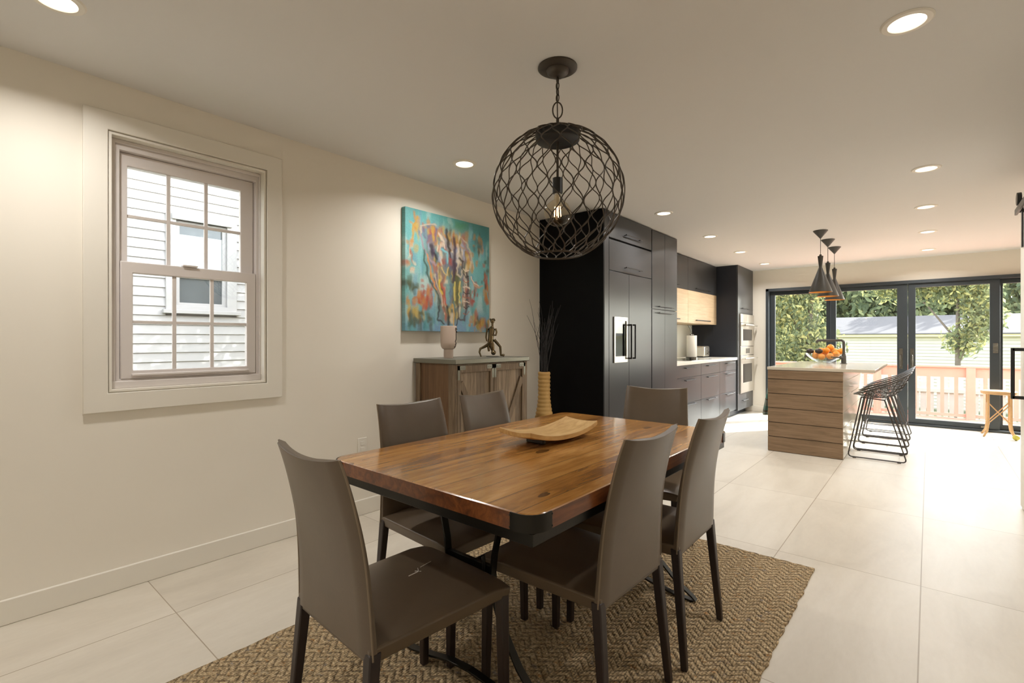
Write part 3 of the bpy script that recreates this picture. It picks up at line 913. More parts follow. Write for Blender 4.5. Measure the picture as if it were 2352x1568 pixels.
# pale face pot
px_, py_ = 0.215, 2.52
t = thing('face_planter', 'pale pink ceramic pot with a black line-drawn face on the sideboard', 'planter', (px_, py_, ST))
MB().lathe([(0.001, 0.064), (0.030, 0.064), (0.048, 0.072), (0.058, 0.09), (0.061, 0.12), (0.0615, 0.24), (0.0585, 0.242), (0.056, 0.238), (0.056, 0.12), (0.03, 0.085), (0.001, 0.08)], (px_, py_, ST), 40).build('bowl', 'ceramic', t)
MB().lathe([(0.001, 0.0005), (0.036, 0.0005), (0.036, 0.066), (0.001, 0.066)], (px_, py_, ST), 32).build('pot_foot', 'ceramic', t)
m = MB()
def onpot(a, z):
    r_ = 0.0625 if z > 0.11 else 0.0625 - (0.11 - z) * 0.35
    aa = a - 0.0
    return (px_ + r_ * math.cos(aa), py_ + r_ * math.sin(aa), ST + z)
ab = 0.38
for pts in ([(ab - .05, .228), (ab - .12, .222), (ab - .10, .210), (ab - .02, .206), (ab, .195), (ab - .01, .165), (ab - .02, .140), (ab - .12, .130), (ab - .2, .122)],
            [(ab - .12, .118), (ab - .02, .116), (ab - .03, .106), (ab - .12, .100), (ab - .02, .094), (ab - .06, .084), (ab - .16, .080), (ab - .2, .09)],
            [(ab - .10, .222), (ab + .25, .222), (ab + .4, .214)], [(ab + .10, .196), (ab + .3, .20), (ab + .42, .194)]):
    m.tube([onpot(a, z) for a, z in pts], 0.003, 6)
m.build('face_line', 'ink', t)
# metal acrobats
sx_, sy_ = 0.27, 2.93
t = thing('acrobat_figurine', 'small polished metal sculpture of two balancing acrobats on the sideboard', 'sculpture', (sx_, sy_, ST))
MB().lathe([(0.001, 0.0005), (0.052, 0.0005), (0.052, 0.004), (0.001, 0.005)], (sx_, sy_ + 0.02, ST), 32).build('base_plate', 'ink', t)
m = MB()
def F(a, b_, c): return (sx_ + 0.01 * (0.8 * a + 0.80 * b_), sy_ + 0.01 * (1.06 * b_ - 0.6 * a), ST + 0.0105 * c)
m.sphere(F(0, 1.0, 27.6), 0.019, 14, (0.9, 0.95, 1.1))
for k in range(16):
    a = 2 * PI * k / 16
    m.sphere(F(1.7 * math.cos(a) * 0.8, 1.0 + 1.7 * math.sin(a) * 0.8, 28.6 + 0.5 * math.sin(3 * a)), 0.0065, 8)
m.tube([F(0, 1, 26.5), F(0, 1, 24.0), F(0, 0.9, 22.6)], [0.010, 0.009, 0.013], 10)
m.tube([F(0, .8, 23.2), F(0, .5, 21.5), F(0, .2, 18), F(0, .0, 14.5), F(0, -.2, 11.5), F(0, -.6, 9.0)], [0.014, 0.030, 0.027, 0.026, 0.029, 0.018], 12, sx=0.8)
m.tube([F(.6, 2.8, 21.8), F(.8, 3.5, 19), F(1.0, 3.0, 16.6), F(1.8, .8, 16.8), F(1.4, -1.2, 17.6)], [.009, .008, .007, .0065, .006], 8)
m.tube([F(-.2, -2.0, 21.8), F(-.2, -2.6, 18.5), F(.2, -3.0, 15), F(.2, -2.6, 12)], [.009, .008, .007, .006], 8)
m.tube([F(0, -1.5, 9.5), F(0.5, -4.0, 7.8), F(0.5, -6.6, 6.2), F(0.5, -7.1, 3.6), F(.5, -6.3, 0.9), F(1.3, -6.3, .5)], [.014, .012, .010, .008, .006, .006], 10)
m.tube([F(0, 2.0, 13.2), F(.2, 4.0, 10.4), F(0.4, 5.8, 7.6), F(.4, 6.0, 4.0), F(.4, 6.2, 1.3), F(1.0, 8.2, .8)], [.013, .012, .010, .009, .009, .008], 10)
m.sphere(F(0.2, 1.6, 3.3), 0.021, 14)
m.tube([F(.1, 1.2, 5.0), F(.1, .6, 8.5), F(.1, .2, 12)], [.016, .022, .018], 10)
m.tube([F(.1, -1.2, 4.2), F(.1, -1.6, 7.5), F(.1, -.6, 11)], [.009, .011, .010], 8)
m.sphere(F(1.0, 7.6, 1.3), 0.012, 10, (0.8, 1.5, 0.8))
m.build('figures', 'chrome', t)
# ribbed floor vase with dark twigs
vx, vy = 0.34, 3.56
t = thing('floor_vase', 'tall ribbed straw-coloured floor vase beside the fridge end panel', 'vase', (vx, vy, 0))
prof = [(0.001, 0.001), (0.085, 0.001)]
Hv = 0.915; nr = 26
for k in range(nr):
    for q in range(4):
        s_ = (k + q / 4) / nr
        zz = s_ * Hv
        if zz < 0.33:
            r_ = 0.088 + 0.018 * math.sin(PI * zz / 0.5)
        else:
            r_ = 0.0505 + (0.1036 - 0.0505) * (1 - ss(0.30, 0.72, zz))
        prof.append((r_ + 0.006 * abs(math.sin(PI * q / 4)), zz + 0.002))
prof += [(0.050, Hv), (0.043, Hv), (0.043, Hv - 0.05), (0.05, Hv - 0.2), (0.001, Hv - 0.22)]
MB().lathe(prof, (vx, vy, 0), 40).build('vase_body', 'vase', t, angle=60)
random.seed(5)
for k in range(22):
    a0 = random.random() * 2 * PI; r0 = 0.034 * math.sqrt(random.random())
    x, y = vx + r0 * math.cos(a0), vy + r0 * math.sin(a0)
    lean = random.uniform(0.02, 0.17); ad = random.random() * 2 * PI
    H_ = random.uniform(0.42, 0.66)
    # keep clear of the cabinet panel behind
    pts = []; ph = random.random() * 6; am = random.uniform(0.006, 0.014)
    for i in range(15):
        s_ = i / 14
        off = lean * s_ ** 1.8
        pts.append((x + off * math.cos(ad) + am * math.sin(9 * s_ + ph) * s_, y + off * math.sin(ad) * 0.9 + am * math.cos(8 * s_ + ph) * s_, 0.72 + (0.19 + H_) * s_))
    m = MB(); m.tube(pts, [0.0032 * (1 - 0.65 * i / 14) for i in range(15)], 6)
    if k % 2:
        b0 = Vector(pts[8]); dv = Vector((math.cos(ad + 1.5), math.sin(ad + 1.5), 2.2)).normalized()
        m.tube([b0, b0 + dv * 0.07 + Vector((0, 0, .01)), b0 + dv * 0.17 + Vector((0.005, 0, .04))], [0.002, 0.0016, 0.0008], 5)
    tag(m.build('twig', 'twig'), 'thin dark curly twig standing in the ribbed floor vase', 'twig', 'twigs in the floor vase')

# ------------------------------------------------------------------ rug
RX0, RX1, RY0, RY1 = 0.95, 2.525, 0.50, 2.985
random.seed(3)
edge = []
def seg_pts(p, q, n_):
    return [(p[0] + (q[0] - p[0]) * i / n_, p[1] + (q[1] - p[1]) * i / n_) for i in range(n_)]
for p, q in (((RX0, RY0), (RX1, RY0)), ((RX1, RY0), (RX1, RY1)), ((RX1, RY1), (RX0, RY1)), ((RX0, RY1), (RX0, RY0))):
    for i, (x, y) in enumerate(seg_pts(p, q, 70)):
        j = 0.0 if i == 0 else random.uniform(-0.005, 0.005)
        edge.append((x + j, y + j))
m = MB()
m.loft([[(x, y, 0.001) for x, y in edge], [(x, y, 0.007) for x, y in edge], [((x - 1.74) * 0.996 + 1.74, (y - 1.74) * 0.997 + 1.74, 0.010) for x, y in edge]])
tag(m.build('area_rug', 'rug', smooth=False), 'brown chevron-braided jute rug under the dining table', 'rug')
RZ = 0.0105     # top of the rug

# ------------------------------------------------------------------ dining table
TX0, TX1, TY0, TY1, TZ = 1.288, 2.238, 0.957, 2.486, 0.765
tc = ((TX0 + TX1) / 2, (TY0 + TY1) / 2)
t = thing('dining_table', 'rectangular acacia-plank dining table with dark iron trestle base', 'table', (tc[0], tc[1], RZ))
def rrect(x0, x1, y0, y1, r, n_=5):
    pts = []
    for cx, cy, a in ((x1 - r, y1 - r, 0), (x0 + r, y1 - r, 90), (x0 + r, y0 + r, 180), (x1 - r, y0 + r, 270)):
        for i in range(n_ + 1):
            an = math.radians(a + 90 * i / n_)
            pts.append((cx + r * math.cos(an), cy + r * math.sin(an)))
    return pts
m = MB(); rr = rrect(TX0, TX1, TY0, TY1, 0.055)
ins = lambda k: [((x - tc[0]) * (1 - k / 0.475) + tc[0], (y - tc[1]) * (1 - k / 0.76) + tc[1]) for x, y in rr]
m.loft([[(x, y, TZ - 0.048) for x, y in rr], [(x, y, TZ - 0.003) for x, y in rr], [(x, y, TZ) for x, y in ins(0.003)]])
top = m.build('tabletop', ['table', 'tableedge'], t)
for p in top.data.polygons:
    if abs(p.normal.z) < 0.5: p.material_index = 1
m = MB().ring('Z', TZ - 0.082, TZ - 0.049, (TX0 + 0.012, TX1 - 0.012, TY0 + 0.012, TY1 - 0.012), (TX0 + 0.05, TX1 - 0.05, TY0 + 0.05, TY1 - 0.05))
m.build('apron', 'ironbase', t, bevel=0.002)
for sx, sy in ((1, -1), (-1, -1), (1, 1), (-1, 1)):
    cx, cy = (TX1 - 0.055 if sx > 0 else TX0 + 0.055), (TY1 - 0.055 if sy > 0 else TY0 + 0.055)
    pts = []
    for i in range(7):
        an = PI / 2 * i / 6
        pts.append((cx + sx * 0.0565 * math.cos(an), cy + sy * 0.0565 * math.sin(an)))
    pts = [(pts[0][0], pts[0][1] - sy * 0.02)] + pts + [(pts[-1][0] - sx * 0.02, pts[-1][1])]
    m = MB(); m.strip([(x, y, TZ - 0.0245) for x, y in pts], (0, 0, 1), 0.046, 0.003)
    for x, y in (pts[0], pts[-1]):
        for dz in (-0.04, -0.009):
            m.sphere((x, y, TZ + dz), 0.0035, 8)
    m.build('corner_bracket', 'ironbase', t)
for k, yy in enumerate((1.20, 2.245)):
    m = MB(); X0 = 1.772
    for s in (-1, 1):
        prof = [(0.13, 0.683), (0.17, 0.66), (0.158, 0.62), (0.135, 0.56), (0.115, 0.48), (0.108, 0.42), (0.115, 0.34), (0.15, 0.25), (0.22, 0.15), (0.31, 0.065), (0.385, 0.018), (0.40, 0.006), (0.385, 0.0),
                (0.30, 0.004), (0.2, 0.022), (0.1, 0.045), (0, 0.052)]
        m.strip([(X0 + s * a, yy, RZ + 0.004 + z) for a, z in prof], (0, 1, 0), 0.028, 0.008)
    m.build('trestle_leg', 'ironbase', t, bevel=0.0015, seg=1)
    m = MB().box(X0 - 0.112, X0 + 0.112, yy - 0.008, yy + 0.008, 0.40, 0.455)
    for a in (-0.085, 0, 0.085):
        m.cyl((X0 + a, yy - 0.018, 0.428), (X0 + a, yy + 0.018, 0.428), 0.009, 8)
    m.cyl((X0 + 0.085, yy - 0.02, 0.43), (X0 + 0.085, yy - 0.02, 0.49), 0.006, 8)
    m.build('crossbar', 'ironbase', t, bevel=0.0015, seg=1)
    MB().box(X0 - 0.30, X0 + 0.30, yy - 0.025, yy + 0.025, 0.678, 0.694).build('top_plate', 'ironbase', t)
m = MB().tube([(1.772, 1.2, 0.428), (1.772, 2.245, 0.428)], 0.012, 10)
m.build('stretcher', 'ironbase', t)
# slab tray
q = thing('wooden_tray', 'curved spalted-wood slab tray standing on the dining table', 'tray', (1.7175, 1.7475, TZ))
m = MB(); nu, nv_ = 14, 26
ca, sa = math.cos(-0.10), math.sin(-0.10)
def traypt(a, b_, th):
    hx, hy = 0.102 * a, 0.218 * b_
    zz = 0.016 + 0.028 * abs(b_) ** 2.2 + 0.008 * a * a * (0.4 + 0.6 * b_ * b_) + th
    hx *= 1 - 0.10 * abs(b_) ** 3
    return (1.7175 + hx * ca - hy * sa, 1.7475 + hx * sa + hy * ca, TZ + zz)
secs = []
for j in range(nv_ + 1):
    b_ = -1 + 2 * j / nv_
    row = [traypt(-1 + 2 * i / nu, b_, 0.020) for i in range(nu + 1)] + [traypt(1 - 2 * i / nu, b_, 0.0) for i in range(nu + 1)]
    secs.append(row)
m.loft(secs); m.build('slab', 'tray', q, bevel=0.002, seg=2)
for b_ in (-0.42, 0.42):
    c = traypt(0, b_, 0)
    MB().box(c[0] - 0.045, c[0] + 0.045, c[1] - 0.01, c[1] + 0.01, TZ + 0.0005, c[2] + 0.004).build('tray_foot', 'frost', q, bevel=0.003)

# ------------------------------------------------------------------ dining chairs
def make_chair():
    t = thing('dining_chair', '', 'chair', (0, 0, 0), 'leather dining chairs around the table')
    # seat: softly crowned pad, local +Y is the front
    m = MB(); secs = []
    NY = 14
    for j in range(NY + 1):
        s_ = j / NY
        y = -0.228 + 0.478 * s_
        hw = 0.205 + 0.018 * s_
        front = ss(0.86, 1.0, s_) * 0.010
        n_ = 18; row = []
        for i in range(n_ + 1):
            a = -1 + 2 * i / n_
            zz = 0.457 - 0.010 * abs(a) ** 6 - 0.006 * (1 - abs(a) ** 2) * 0.0 - front
            row.append((a * hw, y, zz))
        row.append((hw - 0.001, y, 0.440 - front)); row.append((hw - 0.008, y, 0.405))
        row.append((-hw + 0.008, y, 0.405)); row.append((-hw + 0.001, y, 0.440 - front))
        secs.append(row)
    m.loft(secs); m.build('seat', 'leather', t, bevel=0.006, seg=3, angle=50)
    # back: one tall curved panel, wider at the seat, corners swept forward and up
    m = MB(); secs = []
    NZ = 22
    def yrear(z):
        return -0.232 - 0.006 * ss(0.40, 0.60, z) - 0.088 * (max(0, (z - 0.52)) / 0.395) ** 1.7
    edges = {-1: [], 1: []}
    for k in range(NZ + 1):
        s_ = k / NZ
        z = 0.420 + 0.482 * s_
        hw = 0.206 - 0.029 * s_
        th = 0.034 - 0.010 * s_
        row_r = []; row_f = []
        for i in range(17):
            a = -1 + 2 * i / 16
            lift = 0.016 * a * a * ss(0.70, 1.0, s_)
            curve = 0.017 * a * a * ss(0.15, 0.9, s_)
            rnd = 0.010 * max(0, (abs(a) - 0.86) / 0.14) ** 2
            y = yrear(z) + curve
            row_r.append((a * hw, y + rnd, z + lift)); row_f.append((a * hw, y + th - rnd, z + lift))
        edges[-1].append(row_r[0]); edges[1].append(row_r[-1])
        secs.append(row_r + row_f[::-1])
    m.loft(secs); m.build('backrest', 'leather', t, bevel=0.004, seg=2, angle=50)
    for s in (-1, 1):
        m = MB(); m.tube([(x * 1.004, y - 0.0005, z) for x, y, z in edges[s]], 0.0028, 6)
        m.build('piping', 'piping', t)
    def leg(x0, y0, x1, y1, zt_, w0, w1):
        m = MB()
        sq = lambda x, y, z, h: [(x - h, y - h, z), (x + h, y - h, z), (x + h, y + h, z), (x - h, y + h, z)]
        m.loft([sq(x1, y1, RZ, w1), sq(x0, y0, zt_, w0)])
        return m.build('leg', 'leather_dark', t, bevel=0.004, seg=2)
    for s in (-1, 1):
        leg(s * 0.190, -0.214, s * 0.208, -0.252, 0.435, 0.0165, 0.0115)
        leg(s * 0.200, 0.230, s * 0.206, 0.236, 0.43, 0.0165, 0.0125)
    return t
chair = make_chair()
chair.location = (1.756, 0.925, 0); chair.rotation_euler = (0, 0, math.radians(-3))
chair['label'] = 'taupe leather dining chair at the near end, seen from behind with scuffed seat'
for (x, y, rz, lab) in [
    (2.030, 1.462, 88.5, 'taupe leather chair on the open-room side, nearer of that pair, seat tucked under table'),
    (2.052, 1.960, 91, 'taupe leather chair on the open-room side, farther of that pair, toward the island'),
    (1.420, 1.438, -92, 'taupe leather chair on the window-wall side, in front of the sideboard side panel'),
    (1.418, 1.945, -88, 'pale-lit leather chair on the window-wall side, in front of the sideboard doors'),
    (1.775, 2.565, 192, 'taupe leather chair at the far end of the table, in front of the fridge')]:
    dup(chair, (x, y, 0), math.radians(rz), lab)

# pale scuff on the near chair's seat
m = MB()
for (x0, y0, x1, y1, w_) in ((1.728, 0.972, 1.727, 1.016, 0.0034), (1.716, 1.006, 1.733, 1.018, 0.004), (1.708, 1.035, 1.702, 1.085, 0.0016), (1.727, 1.012, 1.706, 1.026, 0.0016)):
    a = chair.matrix_basis.inverted() @ Vector((x0, y0, 0)); b_ = chair.matrix_basis.inverted() @ Vector((x1, y1, 0))
    m.strip([(a.x, a.y, 0.4576), (b_.x, b_.y, 0.4576)], (b_ - a).cross(Vector((0, 0, 1))), w_, 0.0008)
o = m.build('scuff_mark', 'plastic_white')
o.parent = chair; o['label'] = 'pale scuff scratches'

# ------------------------------------------------------------------ kitchen run along the left wall
KX = 0.725
CT = 2.372     # cabinet tops
t = thing('fridge_end_panel', 'tall charcoal end panel, its shade painted black, between dining wall and fridge', 'panel', (0.36, 3.95, 0))
MB().box(0.0, KX, 3.942, 3.962, 0.0, zc(3.95) - 0.004).build('panel_board', 'panelshade', t)
MB().box(KX - 0.02, KX, 3.962, 4.042, 0.0, zc(3.95) - 0.004).build('filler_strip', 'charcoal', t, bevel=0.001)
t = thing('refrigerator', 'charcoal panelled refrigerator with water dispenser and twin vertical handles', 'refrigerator', (0.36, 4.5, 0))
MB().box(0.01, KX - 0.025, 4.046, 4.956, 0.0, 2.14).build('fridge_body', 'panelshade', t)
for y0, y1, hy in ((4.048, 4.442, 4.405), (4.447, 4.955, 4.487)):
    dr = MB().box(KX - 0.022, KX, y0, y1, 0.10, 1.846).build('door', 'charcoal', t, bevel=0.0015)
    m = MB().box(KX + 0.040, KX + 0.054, hy - 0.007, hy + 0.007, 1.015, 1.355)
    for zz in (1.022, 1.348):
        m.box(KX, KX + 0.045, hy - 0.007, hy + 0.007, zz - 0.007, zz + 0.007)
    m.build('handle', 'blackmetal', dr, bevel=0.001)
    if y0 < 4.1:
        wd = MB().ring('X', KX, KX + 0.012, (4.128, 4.392, 0.985, 1.420), (4.150, 4.372, 1.045, 1.385)).build('water_dispenser', 'steel', dr, bevel=0.002)
        MB().box(KX + 0.0005, KX + 0.003, 4.150, 4.372, 1.045, 1.262).build('dispenser_recess', 'blackglass', wd)
        MB().box(KX + 0.0005, KX + 0.006, 4.150, 4.300, 1.265, 1.385).build('control_panel', 'steel2', wd)
        MB().box(KX + 0.0005, KX + 0.003, 4.300, 4.372, 1.262, 1.385).build('control_screen', 'blackglass', wd)
dr = MB().box(KX - 0.022, KX, 4.048, 4.955, 1.852, 2.138).build('top_flap', 'charcoal', t, bevel=0.0015)
handle_bar(4.33, 4.68, KX, 1.90, dr)
t = thing('over_fridge_cabinet', 'charcoal lift-up cabinet at the ceiling above the fridge', 'cabinet', (0.36, 4.5, 2.145))
MB().box(0.01, KX - 0.024, 4.046, 4.956, 2.146, zc(4.5) - 0.012).build('cabinet_body', 'panelshade', t)
dr = MB().box(KX - 0.022, KX, 4.046, 4.956, 2.156, zc(4.5) - 0.012).build('door', 'charcoal', t, bevel=0.0015)
handle_bar(4.33, 4.68, KX, 2.215, dr)
t = thing('pantry_cabinet', 'tall charcoal pantry cabinet beside the fridge with paired horizontal pulls', 'cabinet', (0.36, 5.32, 0))
MB().box(0.01, KX - 0.024, 4.972, 5.655, 0.0, zc(5.3) - 0.012).build('cabinet_body', 'charcoal', t)
for z0, z1, hz in ((0.10, 1.530, 1.497), (1.536, zc(5.3) - 0.012, 1.566)):
    for y0, y1 in ((4.974, 5.304), (5.307, 5.655)):
        dr = MB().box(KX - 0.022, KX, y0, y1, z0, z1).build('door', 'charcoal', t, bevel=0.0012)
        if y0 < 5:
            handle_bar(5.10, 5.49, KX, hz, dr, r=0.005)
BX = 0.70
units = [(5.658, 6.530, 5.93, 6.28, 'charcoal three-drawer base cabinet next to the tall pantry'),
         (6.533, 7.278, 6.717, 7.09, 'charcoal three-drawer base cabinet in the middle of the counter run'),
         (7.281, 8.078, 7.516, 7.91, 'charcoal three-drawer base cabinet next to the oven tower')]
for y0, y1, h0, h1, lab in units:
    t = thing('base_cabinet', lab, 'cabinet', (0.33, (y0 + y1) / 2, 0), 'drawer cabinets under the kitchen counter')
    MB().box(0.01, BX - 0.024, y0, y1, 0.12, 0.890).build('cabinet_body', 'charcoal', t)
    MB().box(0.02, 0.60, y0, y1, 0.0, 0.12).build('toe_kick', 'charcoal', t)
    for z0, z1, hz in ((0.740, 0.888, 0.855), (0.420, 0.736, 0.702), (0.122, 0.416, 0.398)):
        dr = MB().box(BX - 0.022, BX, y0 + 0.001, y1 - 0.001, z0, z1).build('drawer', 'charcoal', t, bevel=0.0012)
        handle_bar(h0, h1, BX, hz, dr, r=0.0055)
t = thing('kitchen_worktop', 'white quartz worktop running along the left kitchen wall', 'worktop', (0.36, 6.87, 0.892))
MB().box(0.001, 0.715, 5.658, 8.076, 0.892, 0.930).build('slab', 'whitequartz', t, bevel=0.003)
o = MB().box(0.0005, 0.010, 5.66, 8.076, 0.931, 1.437).build('trim_backsplash', 'splash'); o['kind'] = 'structure'
t = thing('cooktop', 'flush black glass cooktop set on the white worktop', 'cooktop', (0.42, 6.75, 0.93))
MB().box(0.15, 0.64, 6.34, 7.12, 0.9302, 0.936).build('glass_plate', 'blackglass', t, bevel=0.001)
UX = 0.40
for y0, y1, lab1, lab2 in ((5.658, 6.866, 'charcoal wall cabinet touching the pantry, above light wood', 'light oak wall cabinet next to the pantry'),
                           (6.869, 8.076, 'charcoal wall cabinet touching the oven tower, above light wood', 'light oak wall cabinet next to the oven tower')):
    t = thing('wall_cabinet', lab1, 'cabinet', (0.2, (y0 + y1) / 2, 1.905), 'charcoal wall cabinets')
    MB().box(0.002, UX - 0.022, y0, y1, 1.908, 2.362).build('cabinet_body', 'charcoal', t)
    dr = MB().box(UX - 0.020, UX, y0 + 0.001, y1 - 0.001, 1.906, 2.362).build('door', 'charcoal', t, bevel=0.0012)
    handle_bar(y0 + 0.27, y0 + 0.85, UX, 1.945, dr, r=0.006, out=0.025)
    t = thing('wall_cabinet', lab2, 'cabinet', (0.2, (y0 + y1) / 2, 1.44), 'light oak wall cabinets')
    MB().box(0.002, UX - 0.022, y0, y1, 1.442, 1.903).build('cabinet_body', 'upperwood', t)
    dr = MB().box(UX - 0.020, UX, y0 + 0.001, y1 - 0.001, 1.440, 1.902).build('door', 'upperwood', t, bevel=0.0012)
    handle_bar(y0 + 0.27, y0 + 0.85, UX, 1.485, dr, r=0.008, out=0.025)
# oven tower
TX = 0.72
t = thing('oven_tower', 'tall charcoal oven housing cabinet at the end of the kitchen run', 'cabinet', (0.36, 8.5, 0))
MB().box(0.002, TX - 0.022, 8.08, 8.10, 0.10, CT).box(0.002, TX - 0.022, 8.915, 8.935, 0.10, CT).box(0.002, 0.03, 8.10, 8.915, 0.10, CT).box(0.03, TX - 0.022, 8.10, 8.915, 0.10, 0.34).box(0.03, TX - 0.022, 8.10, 8.915, 1.64, CT).build('cabinet_body', 'sideshade', t)
MB().box(0.02, 0.60, 8.08, 8.93, 0.0, 0.10).build('toe_kick', 'sideshade', t)
MB().ring('X', TX - 0.022, TX, (8.08, 8.935, 0.352, 1.622), (8.165, 8.925, 0.356, 1.616)).build('face_frame', 'charcoal', t)
dr = MB().box(TX - 0.022, TX, 8.08, 8.935, 1.624, CT).build('door', 'charcoal', t, bevel=0.0012)
handle_bar(8.25, 8.62, TX, 1.70, dr, r=0.005)
dr = MB().box(TX - 0.022, TX, 8.08, 8.935, 0.10, 0.350).build('drawer', 'charcoal', t, bevel=0.0012)
handle_bar(8.28, 8.56, TX, 0.24, dr, r=0.005)
def oven(lab, z0, z1, zp0, gz0, gz1, hz, panel_first):
    t = thing('wall_oven', lab, 'oven', (0.5, 8.545, z0), 'stainless wall ovens')
    MB().box(0.2, TX - 0.024, 8.17, 8.90, z0 + 0.004, z1 - 0.004).build('oven_body', 'steel2', t)
    MB().box(TX - 0.004, TX + 0.02, 8.167, 8.923, zp0, z1 - 0.002).build('control_panel', 'steel', t, bevel=0.002)
    dr = MB().ring('X', TX - 0.004, TX + 0.024, (8.167, 8.923, z0 + 0.002, zp0 - 0.006), (8.28, 8.80, gz0, gz1)).build('oven_door', 'steel', t, bevel=0.002)
    MB().box(TX - 0.002, TX + 0.018, 8.278, 8.802, gz0 - 0.002, gz1 + 0.002).build('oven_window', 'blackglass', dr)
    m = MB().tube([(TX + 0.075, 8.20, hz), (TX + 0.075, 8.89, hz)], 0.013, 10)
    for yy in (8.24, 8.85):
        m.tube([(TX + 0.02, yy, hz), (TX + 0.075, yy, hz)], 0.009, 8)
    m.build('handle', 'steel', dr)
    return t
oven('upper stainless wall oven just below the cabinet door', 1.10, 1.612, 1.475, 1.19, 1.37, 1.435, True)
ov = oven('lower stainless wall oven above the bottom drawer', 0.36, 1.098, 0.958, 0.52, 0.82, 0.905, True)
MB().box(TX + 0.02, TX + 0.022, 8.45, 8.66, 0.985, 1.065).build('control_screen', 'steel2', ov)
# paper towel and toaster
ptx, pty = 0.42, 6.95
t = thing('paper_towel_holder', 'steel paper towel holder with a curved arm on the worktop', 'holder', (ptx, pty, 0.936))
MB().lathe([(0.001, 0.0005), (0.082, 0.0005), (0.082, 0.02), (0.076, 0.024), (0.001, 0.024)], (ptx, pty, 0.936), 32).build('base', 'steel2', t)
m = MB().tube([(ptx, pty, 0.95), (ptx, pty, 1.278), (ptx, pty - .012, 1.30), (ptx - 0.01, pty - 0.03, 1.36), (ptx - .02, pty - 0.08, 1.405)], 0.005, 8)
m.lathe([(0.001, 0.0), (0.03, 0.0), (0.026, 0.012), (0.001, 0.016)], (ptx, pty, 1.268), 20)
m.build('arm', 'steel2', t)
t = thing('paper_towel_roll', 'white paper towel roll standing on the holder', 'paper towel', (ptx, pty, 0.962))
MB().lathe([(0.02, 0.0), (0.068, 0.0), (0.069, 0.003), (0.069, 0.297), (0.068, 0.30), (0.02, 0.30), (0.02, 0.0)], (ptx, pty, 0.962), 40, cap=False).build('roll', 'paper', t)
t = thing('toaster', 'shiny steel toaster on the worktop in front of the oven tower side', 'toaster', (0.28, 7.74, 0.93))
m = MB().box(0.175, 0.365, 7.615, 7.865, 0.945, 1.105)
m.build('toaster_body', 'steel', t, bevel=0.022, seg=4)
m = MB().box(0.19, 0.35, 7.625, 7.855, 0.9305, 0.946).build('toaster_base', 'blackmetal', t, bevel=0.003)
m = MB().box(0.215, 0.245, 7.65, 7.83, 1.1045, 1.107).box(0.295, 0.325, 7.65, 7.83, 1.1045, 1.107).build('slot', 'ink', t)
m = MB()
for z in (0.975, 1.01):
    m.cyl((0.365, 7.82, z), (0.378, 7.82, z), 0.012, 14)
m.box(0.364, 0.392, 7.73, 7.75, 0.985, 0.998).box(0.3645, 0.3665, 7.737, 7.743, 0.96, 1.07)
m.build('lever', 'steel2', t, bevel=0.002)

# ------------------------------------------------------------------ island
IX0, IX1, IY0, IY1 = 1.642, 2.326, 5.885, 7.66
t = t_island = thing('kitchen_island', 'kitchen island with horizontal brown oak-plank end panel', 'island', ((IX0 + IX1) / 2, 6.8, 0))
MB().box(IX0 + 0.02, IX1 - 0.02, IY0 + 0.022, IY1 - 0.02, 0.0, 0.876).build('island_body', 'charcoal', t)
zs = [0.0015, 0.160, 0.313, 0.469, 0.625, 0.780, 0.878]
pn = MB()
for a, b_ in zip(zs[:-1], zs[1:]):
    pn.box(IX0, IX1, IY0, IY0 + 0.02, a + 0.003, b_ - 0.003)
pn.box(IX0 + 0.003, IX1 - 0.003, IY0 + 0.006, IY0 + 0.0215, 0.0, 0.878, 1)
pn.build('end_panel', ['islandwood', 'darkgap'], t, bevel=0.0015, seg=1)
pn = MB()
for a, b_ in zip(zs[:-1], zs[1:]):
    pn.box(IX1 - 0.018, IX1, IY0 + 0.023, IY1, a + 0.002, b_ - 0.002)
pn.box(IX1 - 0.020, IX1 - 0.004, IY0 + 0.023, IY1, 0.0, 0.878)
pn.build('side_panel', 'stone', t, bevel=0.001, seg=1)
tt = thing('island_worktop', 'beige quartz worktop overhanging the island toward the bar stools', 'worktop', (2.1, 6.8, 0.879))
MB().box(1.636, 2.586, IY0 - 0.005, 7.70, 0.879, 0.910).build('slab', 'stone', tt, bevel=0.003)
fx, fy = 2.19, 7.18
t = thing('kitchen_faucet', 'dark gooseneck square faucet standing on the island', 'faucet', (fx, fy, 0.91))
MB().lathe([(0.001, 0.0005), (0.036, 0.0005), (0.036, 0.006), (0.028, 0.010), (0.028, 0.095), (0.022, 0.105), (0.022, 0.12), (0.001, 0.12)], (fx, fy, 0.91), 24).build('faucet_body', 'shade', t)
pts = [(fx, fy, 1.02), (fx, fy, 1.165)]
for i in range(7):
    a = PI / 2 * i / 6
    pts.append((fx - 0.03 + 0.03 * math.cos(a), fy, 1.165 + 0.03 * math.sin(a)))
pts += [(fx - 0.27, fy + 0.06, 1.195), (fx - 0.285, fy + 0.063, 1.19), (fx - 0.295, fy + 0.065, 1.165)]
MB().tube(pts, 0.015, 12).build('spout', 'shade', t)
MB().tube([(fx - 0.02, fy - 0.02, 0.985), (fx - 0.13, fy - 0.03, 0.992)], [0.009, 0.006], 8).cyl((fx - 0.035, fy - 0.022, 0.985), (fx + 0.0, fy - 0.0, 0.985), 0.022, 14).build('lever', 'shade', t)
